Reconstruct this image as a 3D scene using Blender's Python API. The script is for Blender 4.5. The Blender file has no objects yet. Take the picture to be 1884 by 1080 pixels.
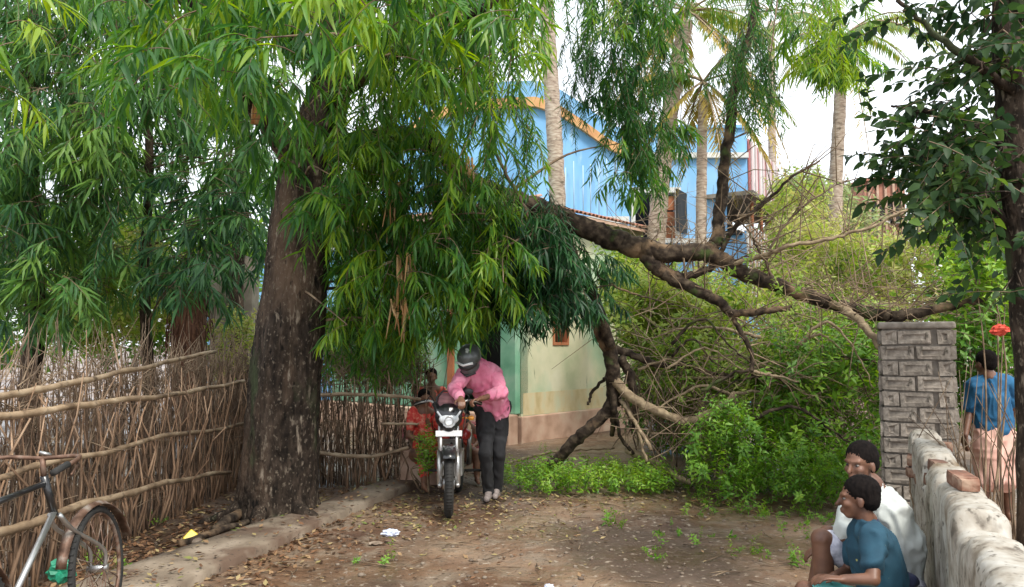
import bpy, bmesh, math, random
import numpy as np
from mathutils import Vector, Matrix, noise, Euler

random.seed(7)
rng = np.random.default_rng(7)
SC = bpy.context.scene
C = SC.collection
R = math.radians
PI = math.pi

# ------------------------------------------------------------------ camera, sky, sun, exposure
W, H, F = 1884.0, 1080.0, 1400.0
CAM_Z = 1.6
PITCH = math.atan(95 / F)
cd = bpy.data.cameras.new('camera')
cam = bpy.data.objects.new('camera', cd)
C.objects.link(cam)
cam.location = (0, 0, CAM_Z)
cam.rotation_euler = (PI / 2 + PITCH, 0, 0)
cd.sensor_width = 36
cd.lens = F / W * 36
cd.clip_end = 2000
cd.clip_start = 0.05
SC.camera = cam

SUN_EL, SUN_AZ = 52, 150           # azimuth clockwise from +Y (north)
world = bpy.data.worlds.new('World')
SC.world = world
world.use_nodes = True
wn = world.node_tree
wn.nodes.clear()
wo = wn.nodes.new('ShaderNodeOutputWorld')
bg = wn.nodes.new('ShaderNodeBackground')
sky = wn.nodes.new('ShaderNodeTexSky')
sky.sky_type = 'NISHITA'
sky.sun_disc = False
sky.sun_elevation = R(SUN_EL)
sky.sun_rotation = R(SUN_AZ)
sky.air_density = 1.0
sky.dust_density = 2.0
tcw = wn.nodes.new('ShaderNodeTexCoord')
nzw = wn.nodes.new('ShaderNodeTexNoise')
nzw.inputs['Scale'].default_value = 2.2
nzw.inputs['Detail'].default_value = 5
mrw = wn.nodes.new('ShaderNodeMapRange')
mrw.inputs['From Min'].default_value = 0.35
mrw.inputs['From Max'].default_value = 0.65
mrw.inputs['To Min'].default_value = 0.72
mrw.inputs['To Max'].default_value = 0.97
mxw = wn.nodes.new('ShaderNodeMix')
mxw.data_type = 'RGBA'
wn.links.new(tcw.outputs['Generated'], nzw.inputs['Vector'])
wn.links.new(nzw.outputs['Fac'], mrw.inputs['Value'])
wn.links.new(mrw.outputs[0], mxw.inputs['Factor'])
wn.links.new(sky.outputs[0], mxw.inputs['A'])
mxw.inputs['B'].default_value = (8.6, 9.0, 9.5, 1)      # thin bright cloud cover
wn.links.new(mxw.outputs['Result'], bg.inputs['Color'])
bg.inputs['Strength'].default_value = 0.10
wn.links.new(bg.outputs[0], wo.inputs[0])

sd = bpy.data.lights.new('sun', 'SUN')
sd.energy = 2.0
sd.angle = R(16)
sd.color = (1.0, 0.95, 0.86)
sun = bpy.data.objects.new('sun', sd)
C.objects.link(sun)
saz, sel = R(SUN_AZ), R(SUN_EL)
sdir = Vector((math.sin(saz) * math.cos(sel), math.cos(saz) * math.cos(sel), math.sin(sel)))
sun.rotation_euler = sdir.to_track_quat('Z', 'Y').to_euler()
sun.location = sdir * 30

SC.view_settings.view_transform = 'Standard'
SC.view_settings.look = 'None'
SC.view_settings.gamma = 1
SC.view_settings.use_curve_mapping = False
SC.view_settings.exposure = 1.12
SC.render.engine = 'CYCLES'
SC.cycles.use_denoising = True
SC.cycles.max_bounces = 7
SC.cycles.transparent_max_bounces = 6
SC.cycles.sample_clamp_indirect = 6

# ------------------------------------------------------------------ helpers
CP, SP = math.cos(PITCH), math.sin(PITCH)


def P(px, py, d):
    """point of the place seen at photo pixel (px,py) at world distance d along +Y"""
    a, b = (px - W / 2) / F, (H / 2 - py) / F
    dy = CP - b * SP
    dz = SP + b * CP
    return Vector((a * d / dy, d, CAM_Z + dz * d / dy))


def G(px, py):
    """ground point under a photo pixel"""
    a, b = (px - W / 2) / F, (H / 2 - py) / F
    dy = CP - b * SP
    dz = SP + b * CP
    t = -CAM_Z / dz
    return Vector((a * t, dy * t, 0))


def tag(o, label=None, cat=None, group=None, kind=None):
    if label: o['label'] = label
    if cat: o['category'] = cat
    if group: o['group'] = group
    if kind: o['kind'] = kind
    return o


def empty(name, loc=(0, 0, 0), rz=0):
    o = bpy.data.objects.new(name, None)
    o.location = loc
    o.rotation_euler = (0, 0, rz)
    o.empty_display_size = 0.1
    C.objects.link(o)
    return o


def wloc(o):
    v = Vector((0, 0, 0))
    while o is not None:
        v += o.location
        o = o.parent
    return v


def link_mesh(name, me, mat=None, parent=None, smooth=True, world=True):
    """mesh given in world coordinates becomes one object (origin moved to its parent's)"""
    o = bpy.data.objects.new(name, me)
    if mat is not None:
        me.materials.clear()
        for m in (mat if isinstance(mat, (list, tuple)) else [mat]):
            me.materials.append(m)
    if smooth:
        me.polygons.foreach_set('use_smooth', [True] * len(me.polygons))
    C.objects.link(o)
    if parent is not None:
        o.parent = parent
        if world:
            me.transform(Matrix.Translation(-wloc(parent)))
    return o


class MB:
    def __init__(s):
        s.v, s.f, s.mi = [], [], []

    def add(s, vs, fs, mi=0):
        b = len(s.v)
        s.v += [tuple(v) for v in vs]
        s.f += [tuple(b + i for i in f) for f in fs]
        s.mi += [mi] * len(fs)
        return s

    def box(s, c, size, rot=None, mi=0, taper=1.0):
        c = Vector(c)
        hx, hy, hz = size[0] / 2, size[1] / 2, size[2] / 2
        vs = []
        for z in (-hz, hz):
            k = taper if z > 0 else 1
            for x, y in ((-hx, -hy), (hx, -hy), (hx, hy), (-hx, hy)):
                v = Vector((x * k, y * k, z))
                if rot is not None: v = rot @ v
                vs.append(c + v)
        return s.add(vs, [(3, 2, 1, 0), (4, 5, 6, 7), (0, 1, 5, 4), (1, 2, 6, 5), (2, 3, 7, 6), (3, 0, 4, 7)], mi)

    def tube(s, pts, rad, n=8, cap=True, nz=0, nsc=3, mi=0, seed=0, zs=1.0, flute=0):
        pts = [Vector(p) for p in pts]
        m = len(pts)
        if not isinstance(rad, (list, tuple)): rad = [rad] * m
        vs, fs = [], []
        up = Vector((0, 0, 1))
        t0 = (pts[1] - pts[0]).normalized()
        if abs(t0.z) > 0.9: up = Vector((0, 1, 0))
        x = t0.cross(up).normalized()
        for i, p in enumerate(pts):
            t = (pts[min(i + 1, m - 1)] - pts[max(i - 1, 0)])
            t = t.normalized() if t.length > 1e-9 else t0
            x = (x - t * x.dot(t))
            x = x.normalized() if x.length > 1e-6 else t.orthogonal().normalized()
            y = t.cross(x)
            for k in range(n):
                a = 2 * PI * k / n
                d = x * math.cos(a) + y * math.sin(a)
                r = rad[i]
                if nz:
                    q = p + d * r
                    q = Vector((q.x, q.y, q.z * zs)) * nsc + Vector((seed, 0, 0))
                    r *= 1 + nz * (noise.noise(q) + 0.5 * noise.noise(q * 2.3) + 0.3 * noise.noise(q * 5.1))
                    if flute: r *= 1 + flute * math.sin(a * 5 + 1.3 * math.sin(p.z * .7))
                vs.append(p + d * r)
        for i in range(m - 1):
            for k in range(n):
                a, b = i * n + k, i * n + (k + 1) % n
                fs.append((a, b, b + n, a + n))
        if cap:
            fs.append(tuple(range(n - 1, -1, -1)))
            fs.append(tuple(range((m - 1) * n, m * n)))
        return s.add(vs, fs, mi)

    def ell(s, c, r, rot=None, nu=12, nv=8, mi=0):
        c = Vector(c)
        vs, fs = [], []
        for j in range(1, nv):
            th = PI * j / nv
            for i in range(nu):
                ph = 2 * PI * i / nu
                v = Vector((r[0] * math.sin(th) * math.cos(ph), r[1] * math.sin(th) * math.sin(ph), r[2] * math.cos(th)))
                if rot is not None: v = rot @ v
                vs.append(c + v)
        top = Vector((0, 0, r[2])); bot = Vector((0, 0, -r[2]))
        if rot is not None: top = rot @ top; bot = rot @ bot
        vs += [c + top, c + bot]
        a, b = len(vs) - 2, len(vs) - 1
        for j in range(nv - 2):
            for i in range(nu):
                p, q = j * nu + i, j * nu + (i + 1) % nu
                fs.append((p, p + nu, q + nu, q))
        for i in range(nu):
            fs.append((a, i, (i + 1) % nu))
            l = (nv - 2) * nu
            fs.append((b, l + (i + 1) % nu, l + i))
        return s.add(vs, fs, mi)

    def cap_(s, p1, r1, p2, r2, n=10):
        """closed tapered capsule"""
        p1, p2 = Vector(p1), Vector(p2)
        d = p2 - p1
        L = d.length
        if L < 1e-6:
            return s.ell(p1, (r1, r1, r1))
        t = d / L
        pts, rad = [], []
        for a in (-80, -50, -20):
            pts.append(p1 + t * (r1 * math.sin(R(a)))); rad.append(r1 * math.cos(R(a)))
        for a in (20, 50, 80):
            pts.append(p2 + t * (r2 * math.sin(R(a)))); rad.append(r2 * math.cos(R(a)))
        return s.tube(pts, rad, n)

    def mesh(s, name):
        me = bpy.data.meshes.new(name)
        me.from_pydata(s.v, [], s.f)
        if any(s.mi): me.polygons.foreach_set('material_index', s.mi)
        me.update()
        return me

    def build(s, name, mat, parent=None, smooth=True):
        return link_mesh(name, s.mesh(name), mat, parent, smooth)


def smooth_path(pts, k=6):
    pts = [Vector(p) for p in pts]
    if len(pts) < 3: 
        return [pts[0].lerp(pts[-1], i / k) for i in range(k + 1)]
    q = [pts[0] * 2 - pts[1]] + pts + [pts[-1] * 2 - pts[-2]]
    out = []
    for i in range(1, len(q) - 2):
        a, b, c, d = q[i - 1], q[i], q[i + 1], q[i + 2]
        for j in range(k):
            t = j / k
            out.append(0.5 * ((2 * b) + (c - a) * t + (2 * a - 5 * b + 4 * c - d) * t * t + (3 * b - a - 3 * c + d) * t ** 3))
    out.append(pts[-1])
    return out


def smooth_rad(rs, k=6):
    out = []
    for i in range(len(rs) - 1):
        for j in range(k): out.append(rs[i] + (rs[i + 1] - rs[i]) * j / k)
    return out + [rs[-1]]


def jitter(pts, a):
    return [p + Vector((random.uniform(-a, a), random.uniform(-a, a), random.uniform(-a, a))) for p in pts]


def bevel_obj(o, w=0.01, seg=2):
    m = o.modifiers.new('bevel', 'BEVEL')
    m.width = w; m.segments = seg; m.limit_method = 'ANGLE'; m.angle_limit = R(40)
    return o


# ------------------------------------------------------------------ materials
def mat(name, cols, scale=5, rough=0.8, bump=0.3, bdist=0.01, stretch=(1, 1, 1), detail=6, pos=None,
        metal=0, dist=0.0, second=None, coord='Object', spec=0.5, rand=0.0, bscale=None, coat=0):
    """noise driven colour ramp through cols; second=(colour, scale, lo, hi, stretch) mixes patches on top"""
    m = bpy.data.materials.new(name)
    m.use_nodes = True
    nt = m.node_tree
    b = nt.nodes['Principled BSDF']
    b.inputs['Roughness'].default_value = rough
    b.inputs['Metallic'].default_value = metal
    b.inputs['Specular IOR Level'].default_value = spec
    if coat: b.inputs['Coat Weight'].default_value = coat
    tc = nt.nodes.new('ShaderNodeTexCoord')
    mp = nt.nodes.new('ShaderNodeMapping')
    mp.inputs['Scale'].default_value = stretch
    nt.links.new(tc.outputs[coord], mp.inputs['Vector'])
    n = nt.nodes.new('ShaderNodeTexNoise')
    n.inputs['Scale'].default_value = scale
    n.inputs['Detail'].default_value = detail
    n.inputs['Distortion'].default_value = dist
    nt.links.new(mp.outputs[0], n.inputs['Vector'])
    cr = nt.nodes.new('ShaderNodeValToRGB')
    e = cr.color_ramp.elements
    k = len(cols)
    if pos is None: pos = [0.3 + 0.4 * i / max(1, k - 1) for i in range(k)]
    e[0].position, e[1].position = pos[0], pos[-1]
    e[0].color = (*cols[0], 1); e[1].color = (*cols[-1], 1)
    for i in range(1, k - 1):
        q = e.new(pos[i]); q.color = (*cols[i], 1)
    nt.links.new(n.outputs['Fac'], cr.inputs[0])
    col = cr.outputs[0]
    if second:
        for (c2, s2, lo, hi, st2) in (second if isinstance(second, list) else [second]):
            mp2 = nt.nodes.new('ShaderNodeMapping'); mp2.inputs['Scale'].default_value = st2
            mp2.inputs['Location'].default_value = (3.1, 7.7, 1.9)
            nt.links.new(tc.outputs[coord], mp2.inputs['Vector'])
            n2 = nt.nodes.new('ShaderNodeTexNoise'); n2.inputs['Scale'].default_value = s2; n2.inputs['Detail'].default_value = 5
            nt.links.new(mp2.outputs[0], n2.inputs['Vector'])
            mr = nt.nodes.new('ShaderNodeMapRange'); mr.inputs['From Min'].default_value = lo; mr.inputs['From Max'].default_value = hi
            nt.links.new(n2.outputs['Fac'], mr.inputs['Value'])
            mx = nt.nodes.new('ShaderNodeMix'); mx.data_type = 'RGBA'
            nt.links.new(mr.outputs[0], mx.inputs['Factor'])
            nt.links.new(col, mx.inputs['A']); mx.inputs['B'].default_value = (*c2, 1)
            col = mx.outputs['Result']
    if rand:
        oi = nt.nodes.new('ShaderNodeObjectInfo')
        mr = nt.nodes.new('ShaderNodeMapRange'); mr.inputs['To Min'].default_value = 1 - rand; mr.inputs['To Max'].default_value = 1 + rand
        nt.links.new(oi.outputs['Random'], mr.inputs['Value'])
        hs = nt.nodes.new('ShaderNodeHueSaturation')
        nt.links.new(mr.outputs[0], hs.inputs['Value']); nt.links.new(col, hs.inputs['Color'])
        col = hs.outputs[0]
    nt.links.new(col, b.inputs['Base Color'])
    if bump:
        bn = n
        if bscale:
            bn = nt.nodes.new('ShaderNodeTexNoise'); bn.inputs['Scale'].default_value = bscale; bn.inputs['Detail'].default_value = 8
            nt.links.new(mp.outputs[0], bn.inputs['Vector'])
        bp = nt.nodes.new('ShaderNodeBump')
        bp.inputs['Strength'].default_value = bump
        bp.inputs['Distance'].default_value = bdist
        nt.links.new(bn.outputs['Fac'], bp.inputs['Height'])
        nt.links.new(bp.outputs[0], b.inputs['Normal'])
    return m


def leaf_mat(name, cols, rough=0.45, trans=0.35, tcol=None, spec=0.4):
    """leaf colours picked by the per-leaf 'tint' attribute and the object's own random number"""
    m = bpy.data.materials.new(name)
    m.use_nodes = True
    nt = m.node_tree
    b = nt.nodes['Principled BSDF']
    out = nt.nodes['Material Output']
    at = nt.nodes.new('ShaderNodeAttribute'); at.attribute_name = 'tint'
    oi = nt.nodes.new('ShaderNodeObjectInfo')
    ma = nt.nodes.new('ShaderNodeMath'); ma.operation = 'MULTIPLY_ADD'
    ma.inputs[1].default_value = 0.35
    ad = nt.nodes.new('ShaderNodeMath'); ad.operation = 'SUBTRACT'; ad.inputs[1].default_value = 0.5
    nt.links.new(oi.outputs['Random'], ad.inputs[0])
    nt.links.new(ad.outputs[0], ma.inputs[0]); nt.links.new(at.outputs['Fac'], ma.inputs[2])
    cr = nt.nodes.new('ShaderNodeValToRGB')
    e = cr.color_ramp.elements
    e[0].position = 0.0; e[1].position = 1.0
    e[0].color = (*cols[0], 1); e[1].color = (*cols[-1], 1)
    for i in range(1, len(cols) - 1):
        q = e.new(i / (len(cols) - 1)); q.color = (*cols[i], 1)
    nt.links.new(ma.outputs[0], cr.inputs[0])
    nt.links.new(cr.outputs[0], b.inputs['Base Color'])
    b.inputs['Roughness'].default_value = rough
    b.inputs['Specular IOR Level'].default_value = spec
    tr = nt.nodes.new('ShaderNodeBsdfTranslucent')
    hs = nt.nodes.new('ShaderNodeHueSaturation')
    hs.inputs['Hue'].default_value = 0.48; hs.inputs['Saturation'].default_value = 1.1; hs.inputs['Value'].default_value = 1.7
    nt.links.new(cr.outputs[0], hs.inputs['Color'])
    nt.links.new(hs.outputs[0], tr.inputs['Color'])
    ms = nt.nodes.new('ShaderNodeMixShader'); ms.inputs[0].default_value = trans
    nt.links.new(b.outputs[0], ms.inputs[1]); nt.links.new(tr.outputs[0], ms.inputs[2])
    nt.links.new(ms.outputs[0], out.inputs['Surface'])
    return m


M = {}
M['mast_leaf'] = leaf_mat('mast_leaf', [(.012, .048, .018), (.024, .095, .024), (.045, .145, .026), (.09, .225, .026), (.22, .34, .03)], rough=.42, trans=.46, spec=.45)
M['mast_dark'] = leaf_mat('mast_dark', [(.012, .045, .020), (.022, .085, .028), (.04, .13, .03), (.08, .20, .035)], rough=.45, trans=.42)
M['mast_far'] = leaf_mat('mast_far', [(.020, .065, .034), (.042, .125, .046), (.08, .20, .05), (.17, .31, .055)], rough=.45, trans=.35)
M['broad_leaf'] = leaf_mat('broad_leaf', [(.014, .036, .014), (.022, .055, .018), (.04, .085, .022), (.12, .22, .03)], rough=.5, trans=.38, spec=.25)
M['bush_leaf'] = leaf_mat('bush_leaf', [(.04, .10, .018), (.085, .19, .028), (.17, .30, .04), (.29, .39, .07), (.42, .42, .14)], trans=.4)
M['bush_leaf_deep'] = leaf_mat('bush_leaf_deep', [(.03, .09, .016), (.07, .18, .024), (.15, .31, .034), (.27, .43, .05)], trans=.35)
M['weed_leaf'] = leaf_mat('weed_leaf', [(.04, .12, .014), (.09, .22, .022), (.17, .34, .03), (.28, .42, .05)], trans=.35)
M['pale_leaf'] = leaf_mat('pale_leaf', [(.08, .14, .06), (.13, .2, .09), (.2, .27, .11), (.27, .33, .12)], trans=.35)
M['palm_leaf'] = leaf_mat('palm_leaf', [(.04, .10, .025), (.09, .17, .03), (.18, .24, .04), (.34, .32, .09)], trans=.35)
M['palm_dry'] = leaf_mat('palm_dry', [(.24, .19, .04), (.34, .27, .06), (.42, .33, .1)], trans=.3)
M['litter'] = leaf_mat('litter', [(.05, .025, .012), (.12, .06, .03), (.20, .10, .05), (.30, .19, .10), (.36, .28, .14), (.27, .22, .08), (.07, .15, .02)], rough=.6, trans=.1)
M['bark'] = mat('bark', [(.012, .009, .007), (.032, .023, .017), (.075, .054, .040)], scale=14, stretch=(1.3, 1.3, .5), bump=1.0, bdist=.03, rough=.95, spec=.2,
                second=[((.12, .08, .055), 2.1, .54, .70, (1, 1, .4)), ((.26, .21, .16), 12, .63, .72, (1.6, 1.6, .35)), ((.15, .12, .09), 40, .58, .68, (1, 1, .6)), ((.05, .06, .03), 3, .6, .7, (1, 1, .6)), ((.006, .005, .004), 16, .62, .70, (1.5, 1.5, .4))], bscale=22)
M['bark_fallen'] = mat('bark_fallen', [(.014, .010, .008), (.045, .032, .023), (.12, .09, .062)], scale=14, bump=.9, bdist=.02, rough=.95, spec=.2,
                       second=[((.26, .17, .10), 3, .55, .68, (1, 1, 1)), ((.07, .10, .03), 4, .6, .7, (1, 1, 1))])
M['bark_pale'] = mat('bark_pale', [(.16, .11, .07), (.28, .21, .13), (.42, .32, .2)], scale=16, bump=.5, rough=.9)
M['torn_wood'] = mat('torn_wood', [(.45, .17, .05), (.5, .3, .14), (.55, .42, .25)], scale=22, stretch=(1, 1, .1), bump=.6)
M['twig'] = mat('twig', [(.05, .03, .02), (.15, .10, .06), (.30, .22, .14)], scale=6, bump=.3, rand=.35)
M['twig_grey'] = mat('twig_grey', [(.11, .075, .048), (.22, .155, .10), (.34, .25, .165)], scale=5, bump=.2)
M['palm_trunk'] = mat('palm_trunk', [(.20, .14, .105), (.36, .275, .21), (.50, .42, .34)], scale=8, stretch=(1, 1, 4), bump=.6, second=((.12, .09, .06), 5, .58, .7, (1, 1, 2)))
M['palm_fibre'] = mat('palm_fibre', [(.05, .02, .012), (.13, .055, .03), (.22, .11, .06)], scale=20, stretch=(2, 2, .4), bump=1, bdist=.03)
M['stick'] = mat('stick', [(.09, .052, .030), (.29, .18, .11), (.50, .35, .235)], scale=4, bump=.4, rand=.4)
M['stick_shaded'] = mat('stick_shaded', [(.045, .028, .018), (.14, .09, .058), (.30, .20, .13)], scale=4, bump=.4)  # darker copy of stick: shade in the fence gaps put into the colour
M['bamboo'] = mat('bamboo', [(.13, .085, .05), (.30, .21, .13), (.48, .37, .25)], scale=5, stretch=(1, 1, 1), bump=.3, rough=.6, rand=.15, second=((.12, .08, .05), 9, .58, .68, (1, 1, 1)))
M['soil'] = mat('soil', [(.075, .038, .022), (.135, .076, .044), (.20, .125, .077), (.28, .195, .13)], scale=1.1, detail=10, bump=.9, bdist=.03, rough=.55, coord='Generated' if False else 'Object',
                second=[((.20, .148, .105), 5.5, .47, .66, (1, 1, 1)), ((.075, .048, .032), .55, .48, .60, (1, .6, 1)), ((.33, .27, .21), 18, .6, .7, (1, 1, 1)), ((.05, .03, .02), 34, .60, .68, (1, 1, 1))], bscale=11)
_nt = M['soil'].node_tree
_tc = _nt.nodes.new('ShaderNodeTexCoord'); _n = _nt.nodes.new('ShaderNodeTexNoise'); _n.inputs['Scale'].default_value = .8; _n.inputs['Detail'].default_value = 6
_mr = _nt.nodes.new('ShaderNodeMapRange'); _mr.inputs['From Min'].default_value = .42; _mr.inputs['From Max'].default_value = .6
_mr.inputs['To Min'].default_value = .30; _mr.inputs['To Max'].default_value = .75
_nt.links.new(_tc.outputs['Object'], _n.inputs['Vector']); _nt.links.new(_n.outputs['Fac'], _mr.inputs['Value'])
_nt.links.new(_mr.outputs[0], _nt.nodes['Principled BSDF'].inputs['Roughness'])
M['path'] = mat('path', [(.14, .105, .075), (.23, .18, .13), (.34, .275, .21)], scale=3, detail=9, bump=.5, bdist=.01, second=[((.12, .075, .05), 2.2, .5, .62, (1, 1, 1)), ((.05, .035, .025), 26, .6, .7, (1, 1, 1))], bscale=28)
M['brick_grey'] = mat('brick_grey', [(.13, .11, .09), (.23, .195, .16), (.33, .285, .24)], scale=22, bump=.9, bdist=.012, rand=.16, second=[((.36, .33, .28), 9, .58, .7, (1, 1, .6)), ((.07, .06, .045), 13, .6, .68, (1, 1, .6))])
M['mortar'] = mat('mortar', [(.13, .11, .09), (.21, .18, .15), (.28, .245, .21)], scale=14, bump=.7, bdist=.01)
M['brick_red'] = mat('brick_red', [(.07, .035, .022), (.17, .075, .045), (.30, .20, .14)], scale=14, bump=.5, bdist=.008, rand=.2)
M['plaster_old'] = mat('plaster_old', [(.10, .08, .06), (.30, .265, .215), (.38, .35, .30), (.44, .415, .37)], scale=12, detail=14, bump=.8, bdist=.008, stretch=(1, 1, .75),
                       second=[((.12, .10, .075), 6, .57, .72, (1.6, 1.6, .4)), ((.10, .085, .065), 30, .58, .68, (1, 1, .8)), ((.16, .11, .06), 2.5, .55, .7, (1, 1, 1))], bscale=16)
M['wall_cream'] = mat('wall_cream', [(.42, .44, .28), (.56, .54, .37), (.64, .61, .46)], scale=1.6, bump=.15,
                      second=[((.25, .44, .30), .9, .47, .66, (1, 1, .6)), ((.16, .20, .13), 6, .66, .8, (2, 2, .5))], detail=9)
M['wall_stain'] = mat('wall_stain', [(.44, .35, .18), (.55, .46, .28), (.5, .50, .34)], scale=5, stretch=(1, 1, .5), bump=.2)
M['wall_green'] = mat('wall_green', [(.10, .28, .17), (.18, .38, .25), (.32, .46, .34)], scale=2.2, bump=.15)
M['plinth'] = mat('plinth', [(.30, .18, .12), (.46, .30, .22), (.52, .40, .30)], scale=3, bump=.4)
M['blue'] = mat('blue', [(.14, .34, .61), (.20, .43, .71), (.28, .51, .78)], scale=.9, detail=9, bump=.15, stretch=(1, 1, .5), second=[((.42, .58, .72), 2.4, .6, .76, (2, 2, .35)), ((.12, .24, .38), 5, .64, .8, (2.5, 2.5, .3))])
M['blue_pale'] = mat('blue_pale', [(.34, .48, .62), (.42, .56, .68)], scale=3, bump=.1)
M['trim_orange'] = mat('trim_orange', [(.50, .24, .10), (.64, .36, .16)], scale=4, bump=.2)
M['trim_white'] = mat('trim_white', [(.5, .5, .48), (.66, .66, .64)], scale=4, bump=.2, second=((.3, .28, .26), 8, .6, .72, (1, 1, .3)))
M['sheet_pink'] = mat('sheet_pink', [(.48, .38, .38), (.62, .52, .52)], scale=3, bump=.2, stretch=(1, 1, .3))
M['sheet_red'] = mat('sheet_red', [(.28, .08, .08), (.40, .14, .13)], scale=3, bump=.2)
M['slat_orange'] = mat('slat_orange', [(.42, .24, .15), (.58, .38, .26)], scale=3, bump=.2)
M['shutter'] = mat('shutter', [(.28, .09, .04), (.42, .16, .07)], scale=6, bump=.3)
M['dark'] = mat('dark', [(.012, .012, .012), (.03, .028, .026)], scale=4, bump=0)
M['maroon'] = mat('maroon', [(.10, .02, .025), (.2, .05, .05)], scale=5, bump=.2)
M['roof_tile'] = mat('roof_tile', [(.20, .07, .04), (.36, .16, .10), (.42, .26, .2)], scale=6, bump=.4, rand=.3)
M['rubber'] = mat('rubber', [(.012, .012, .012), (.03, .028, .025)], scale=12, bump=.2, rough=.85)
M['black_paint'] = mat('black_paint', [(.012, .012, .013), (.02, .02, .022)], scale=4, bump=0, rough=.3, coat=.5)
M['plastic'] = mat('plastic', [(.02, .02, .022), (.035, .035, .035)], scale=5, bump=.05, rough=.45)
M['steel'] = mat('steel', [(.38, .37, .36), (.55, .55, .54)], scale=10, bump=.05, rough=.35, metal=.85)
M['rusty'] = mat('rusty', [(.07, .035, .02), (.16, .09, .06), (.3, .26, .22)], scale=14, bump=.3, rough=.6, metal=.4)
M['white_paint'] = mat('white_paint', [(.68, .68, .68), (.8, .8, .8)], scale=6, bump=0, rough=.4)
M['lamp_lens'] = mat('lamp_lens', [(.55, .58, .60), (.78, .80, .82)], scale=24, bump=.1, rough=.12, spec=.8, coat=.6)
M['red_paint'] = mat('red_paint', [(.42, .03, .03), (.55, .06, .05)], scale=4, bump=0, rough=.3, coat=.5)
M['visor'] = mat('visor', [(.20, .10, .11), (.36, .18, .19)], scale=9, bump=0, rough=.15, spec=.8, stretch=(1, 1, 3))  # smoky screen, its pinkish reflection put into the colour
M['amber'] = mat('amber', [(.6, .22, .02), (.7, .3, .05)], scale=5, bump=0, rough=.2)
M['skin'] = mat('skin', [(.13, .06, .035), (.20, .095, .055), (.25, .125, .075)], scale=12, bump=.1, rough=.5, bdist=.002)
M['skin_dark'] = mat('skin_dark', [(.09, .04, .024), (.14, .064, .038), (.18, .085, .05)], scale=12, bump=.1, rough=.5, bdist=.002)
M['eye'] = mat('eye', [(.14, .12, .11), (.2, .18, .16)], scale=30, bump=0, rough=.3)
M['hair'] = mat('hair', [(.004, .003, .003), (.011, .008, .007)], scale=60, stretch=(1, 1, .3), bump=.8, bdist=.005, rough=.95, spec=.12)
M['pink_shirt'] = mat('pink_shirt', [(.62, .13, .24), (.76, .24, .36), (.80, .34, .45)], scale=7, bump=.35, bdist=.012, rough=.8)
M['black_cloth'] = mat('black_cloth', [(.012, .012, .014), (.03, .03, .032)], scale=9, bump=.3, rough=.85)
M['white_cloth'] = mat('white_cloth', [(.42, .45, .43), (.50, .53, .51), (.55, .57, .55)], scale=7, bump=.4, bdist=.012, rough=.85)
M['plaid'] = mat('plaid', [(.25, .26, .34), (.5, .5, .58), (.62, .62, .68)], scale=26, bump=.3, rough=.9)
M['teal_shirt'] = mat('teal_shirt', [(.006, .034, .058), (.010, .052, .085), (.018, .074, .115)], scale=8, bump=.4, bdist=.012, rough=.85, second=((.4, .38, .12), 17, .70, .74, (1, 1, 1)))
M['turquoise'] = mat('turquoise', [(.12, .5, .48), (.2, .62, .58)], scale=8, bump=.3)
M['blue_shirt'] = mat('blue_shirt', [(.008, .075, .17), (.014, .115, .24)], scale=8, bump=.4, bdist=.012, rough=.85)
M['salmon_cloth'] = mat('salmon_cloth', [(.60, .33, .26), (.74, .46, .38)], scale=8, bump=.35, rough=.85)
M['navy'] = mat('navy', [(.012, .015, .045), (.02, .025, .07)], scale=8, bump=.3)
M['sari'] = mat('sari', [(.60, .03, .03), (.74, .07, .05), (.80, .36, .24)], scale=24, bump=.3, rough=.7)
M['helmet'] = mat('helmet', [(.06, .065, .065), (.10, .11, .11)], scale=6, bump=0, rough=.3, second=((.5, .52, .5), 11, .60, .64, (1, 1, 1)), coat=.4)
M['shoe'] = mat('shoe', [(.16, .13, .12), (.34, .29, .27)], scale=10, bump=.2)
M['yellow'] = mat('yellow', [(.72, .52, .02), (.82, .64, .06)], scale=8, bump=.3, rough=.4)
M['bag_white'] = mat('bag_white', [(.5, .55, .72), (.75, .77, .84)], scale=9, bump=.5, rough=.4)
M['green_plastic'] = mat('green_plastic', [(.01, .18, .10), (.02, .26, .15)], scale=8, bump=.3, rough=.4)
M['red_cloth'] = mat('red_cloth', [(.5, .04, .02), (.65, .1, .06)], scale=8, bump=.3)
M['stone'] = mat('stone', [(.10, .07, .05), (.20, .15, .11), (.32, .26, .20)], scale=8, bump=.5, rand=.3)
M['mud_wall'] = mat('mud_wall', [(.12, .10, .08), (.22, .19, .15), (.30, .27, .23)], scale=2.5, detail=10, bump=.8, bdist=.03)
M['far_red'] = mat('far_red', [(.30, .12, .08), (.42, .2, .14)], scale=1.5, bump=.1, second=((.5, .36, .28), 1, .55, .7, (1, 1, 1)))
M['far_tan'] = mat('far_tan', [(.42, .30, .2), (.52, .4, .28)], scale=1.5, bump=.1)


# ------------------------------------------------------------------ foliage machinery (numpy)
def leaf_template(w=.09, droop=.25, hi=True):
    """a folded leaf of length 1 along +Y, its upper side +Z"""
    if hi:
        v = [(0, 0, 0)]
        for t, k in ((.28, 1.0), (.65, .72)):
            z = -droop * t * t
            v += [(-w * k, t, z + w * .3 * k), (0, t, z), (w * k, t, z + w * .3 * k)]
        v.append((0, 1, -droop))
        f = [(0, 2, 1), (0, 3, 2), (1, 2, 5), (1, 5, 4), (2, 3, 6), (2, 6, 5), (4, 5, 7), (5, 6, 7)]
    else:
        v = [(0, 0, 0), (-w, .42, -droop * .18 + w * .25), (w, .42, -droop * .18 + w * .25), (0, 1, -droop), (0, .42, -droop * .2)]
        f = [(0, 4, 1), (0, 2, 4), (1, 4, 3), (4, 2, 3)]
    return np.array(v, dtype=np.float64), np.array(f, dtype=np.int64)


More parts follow.
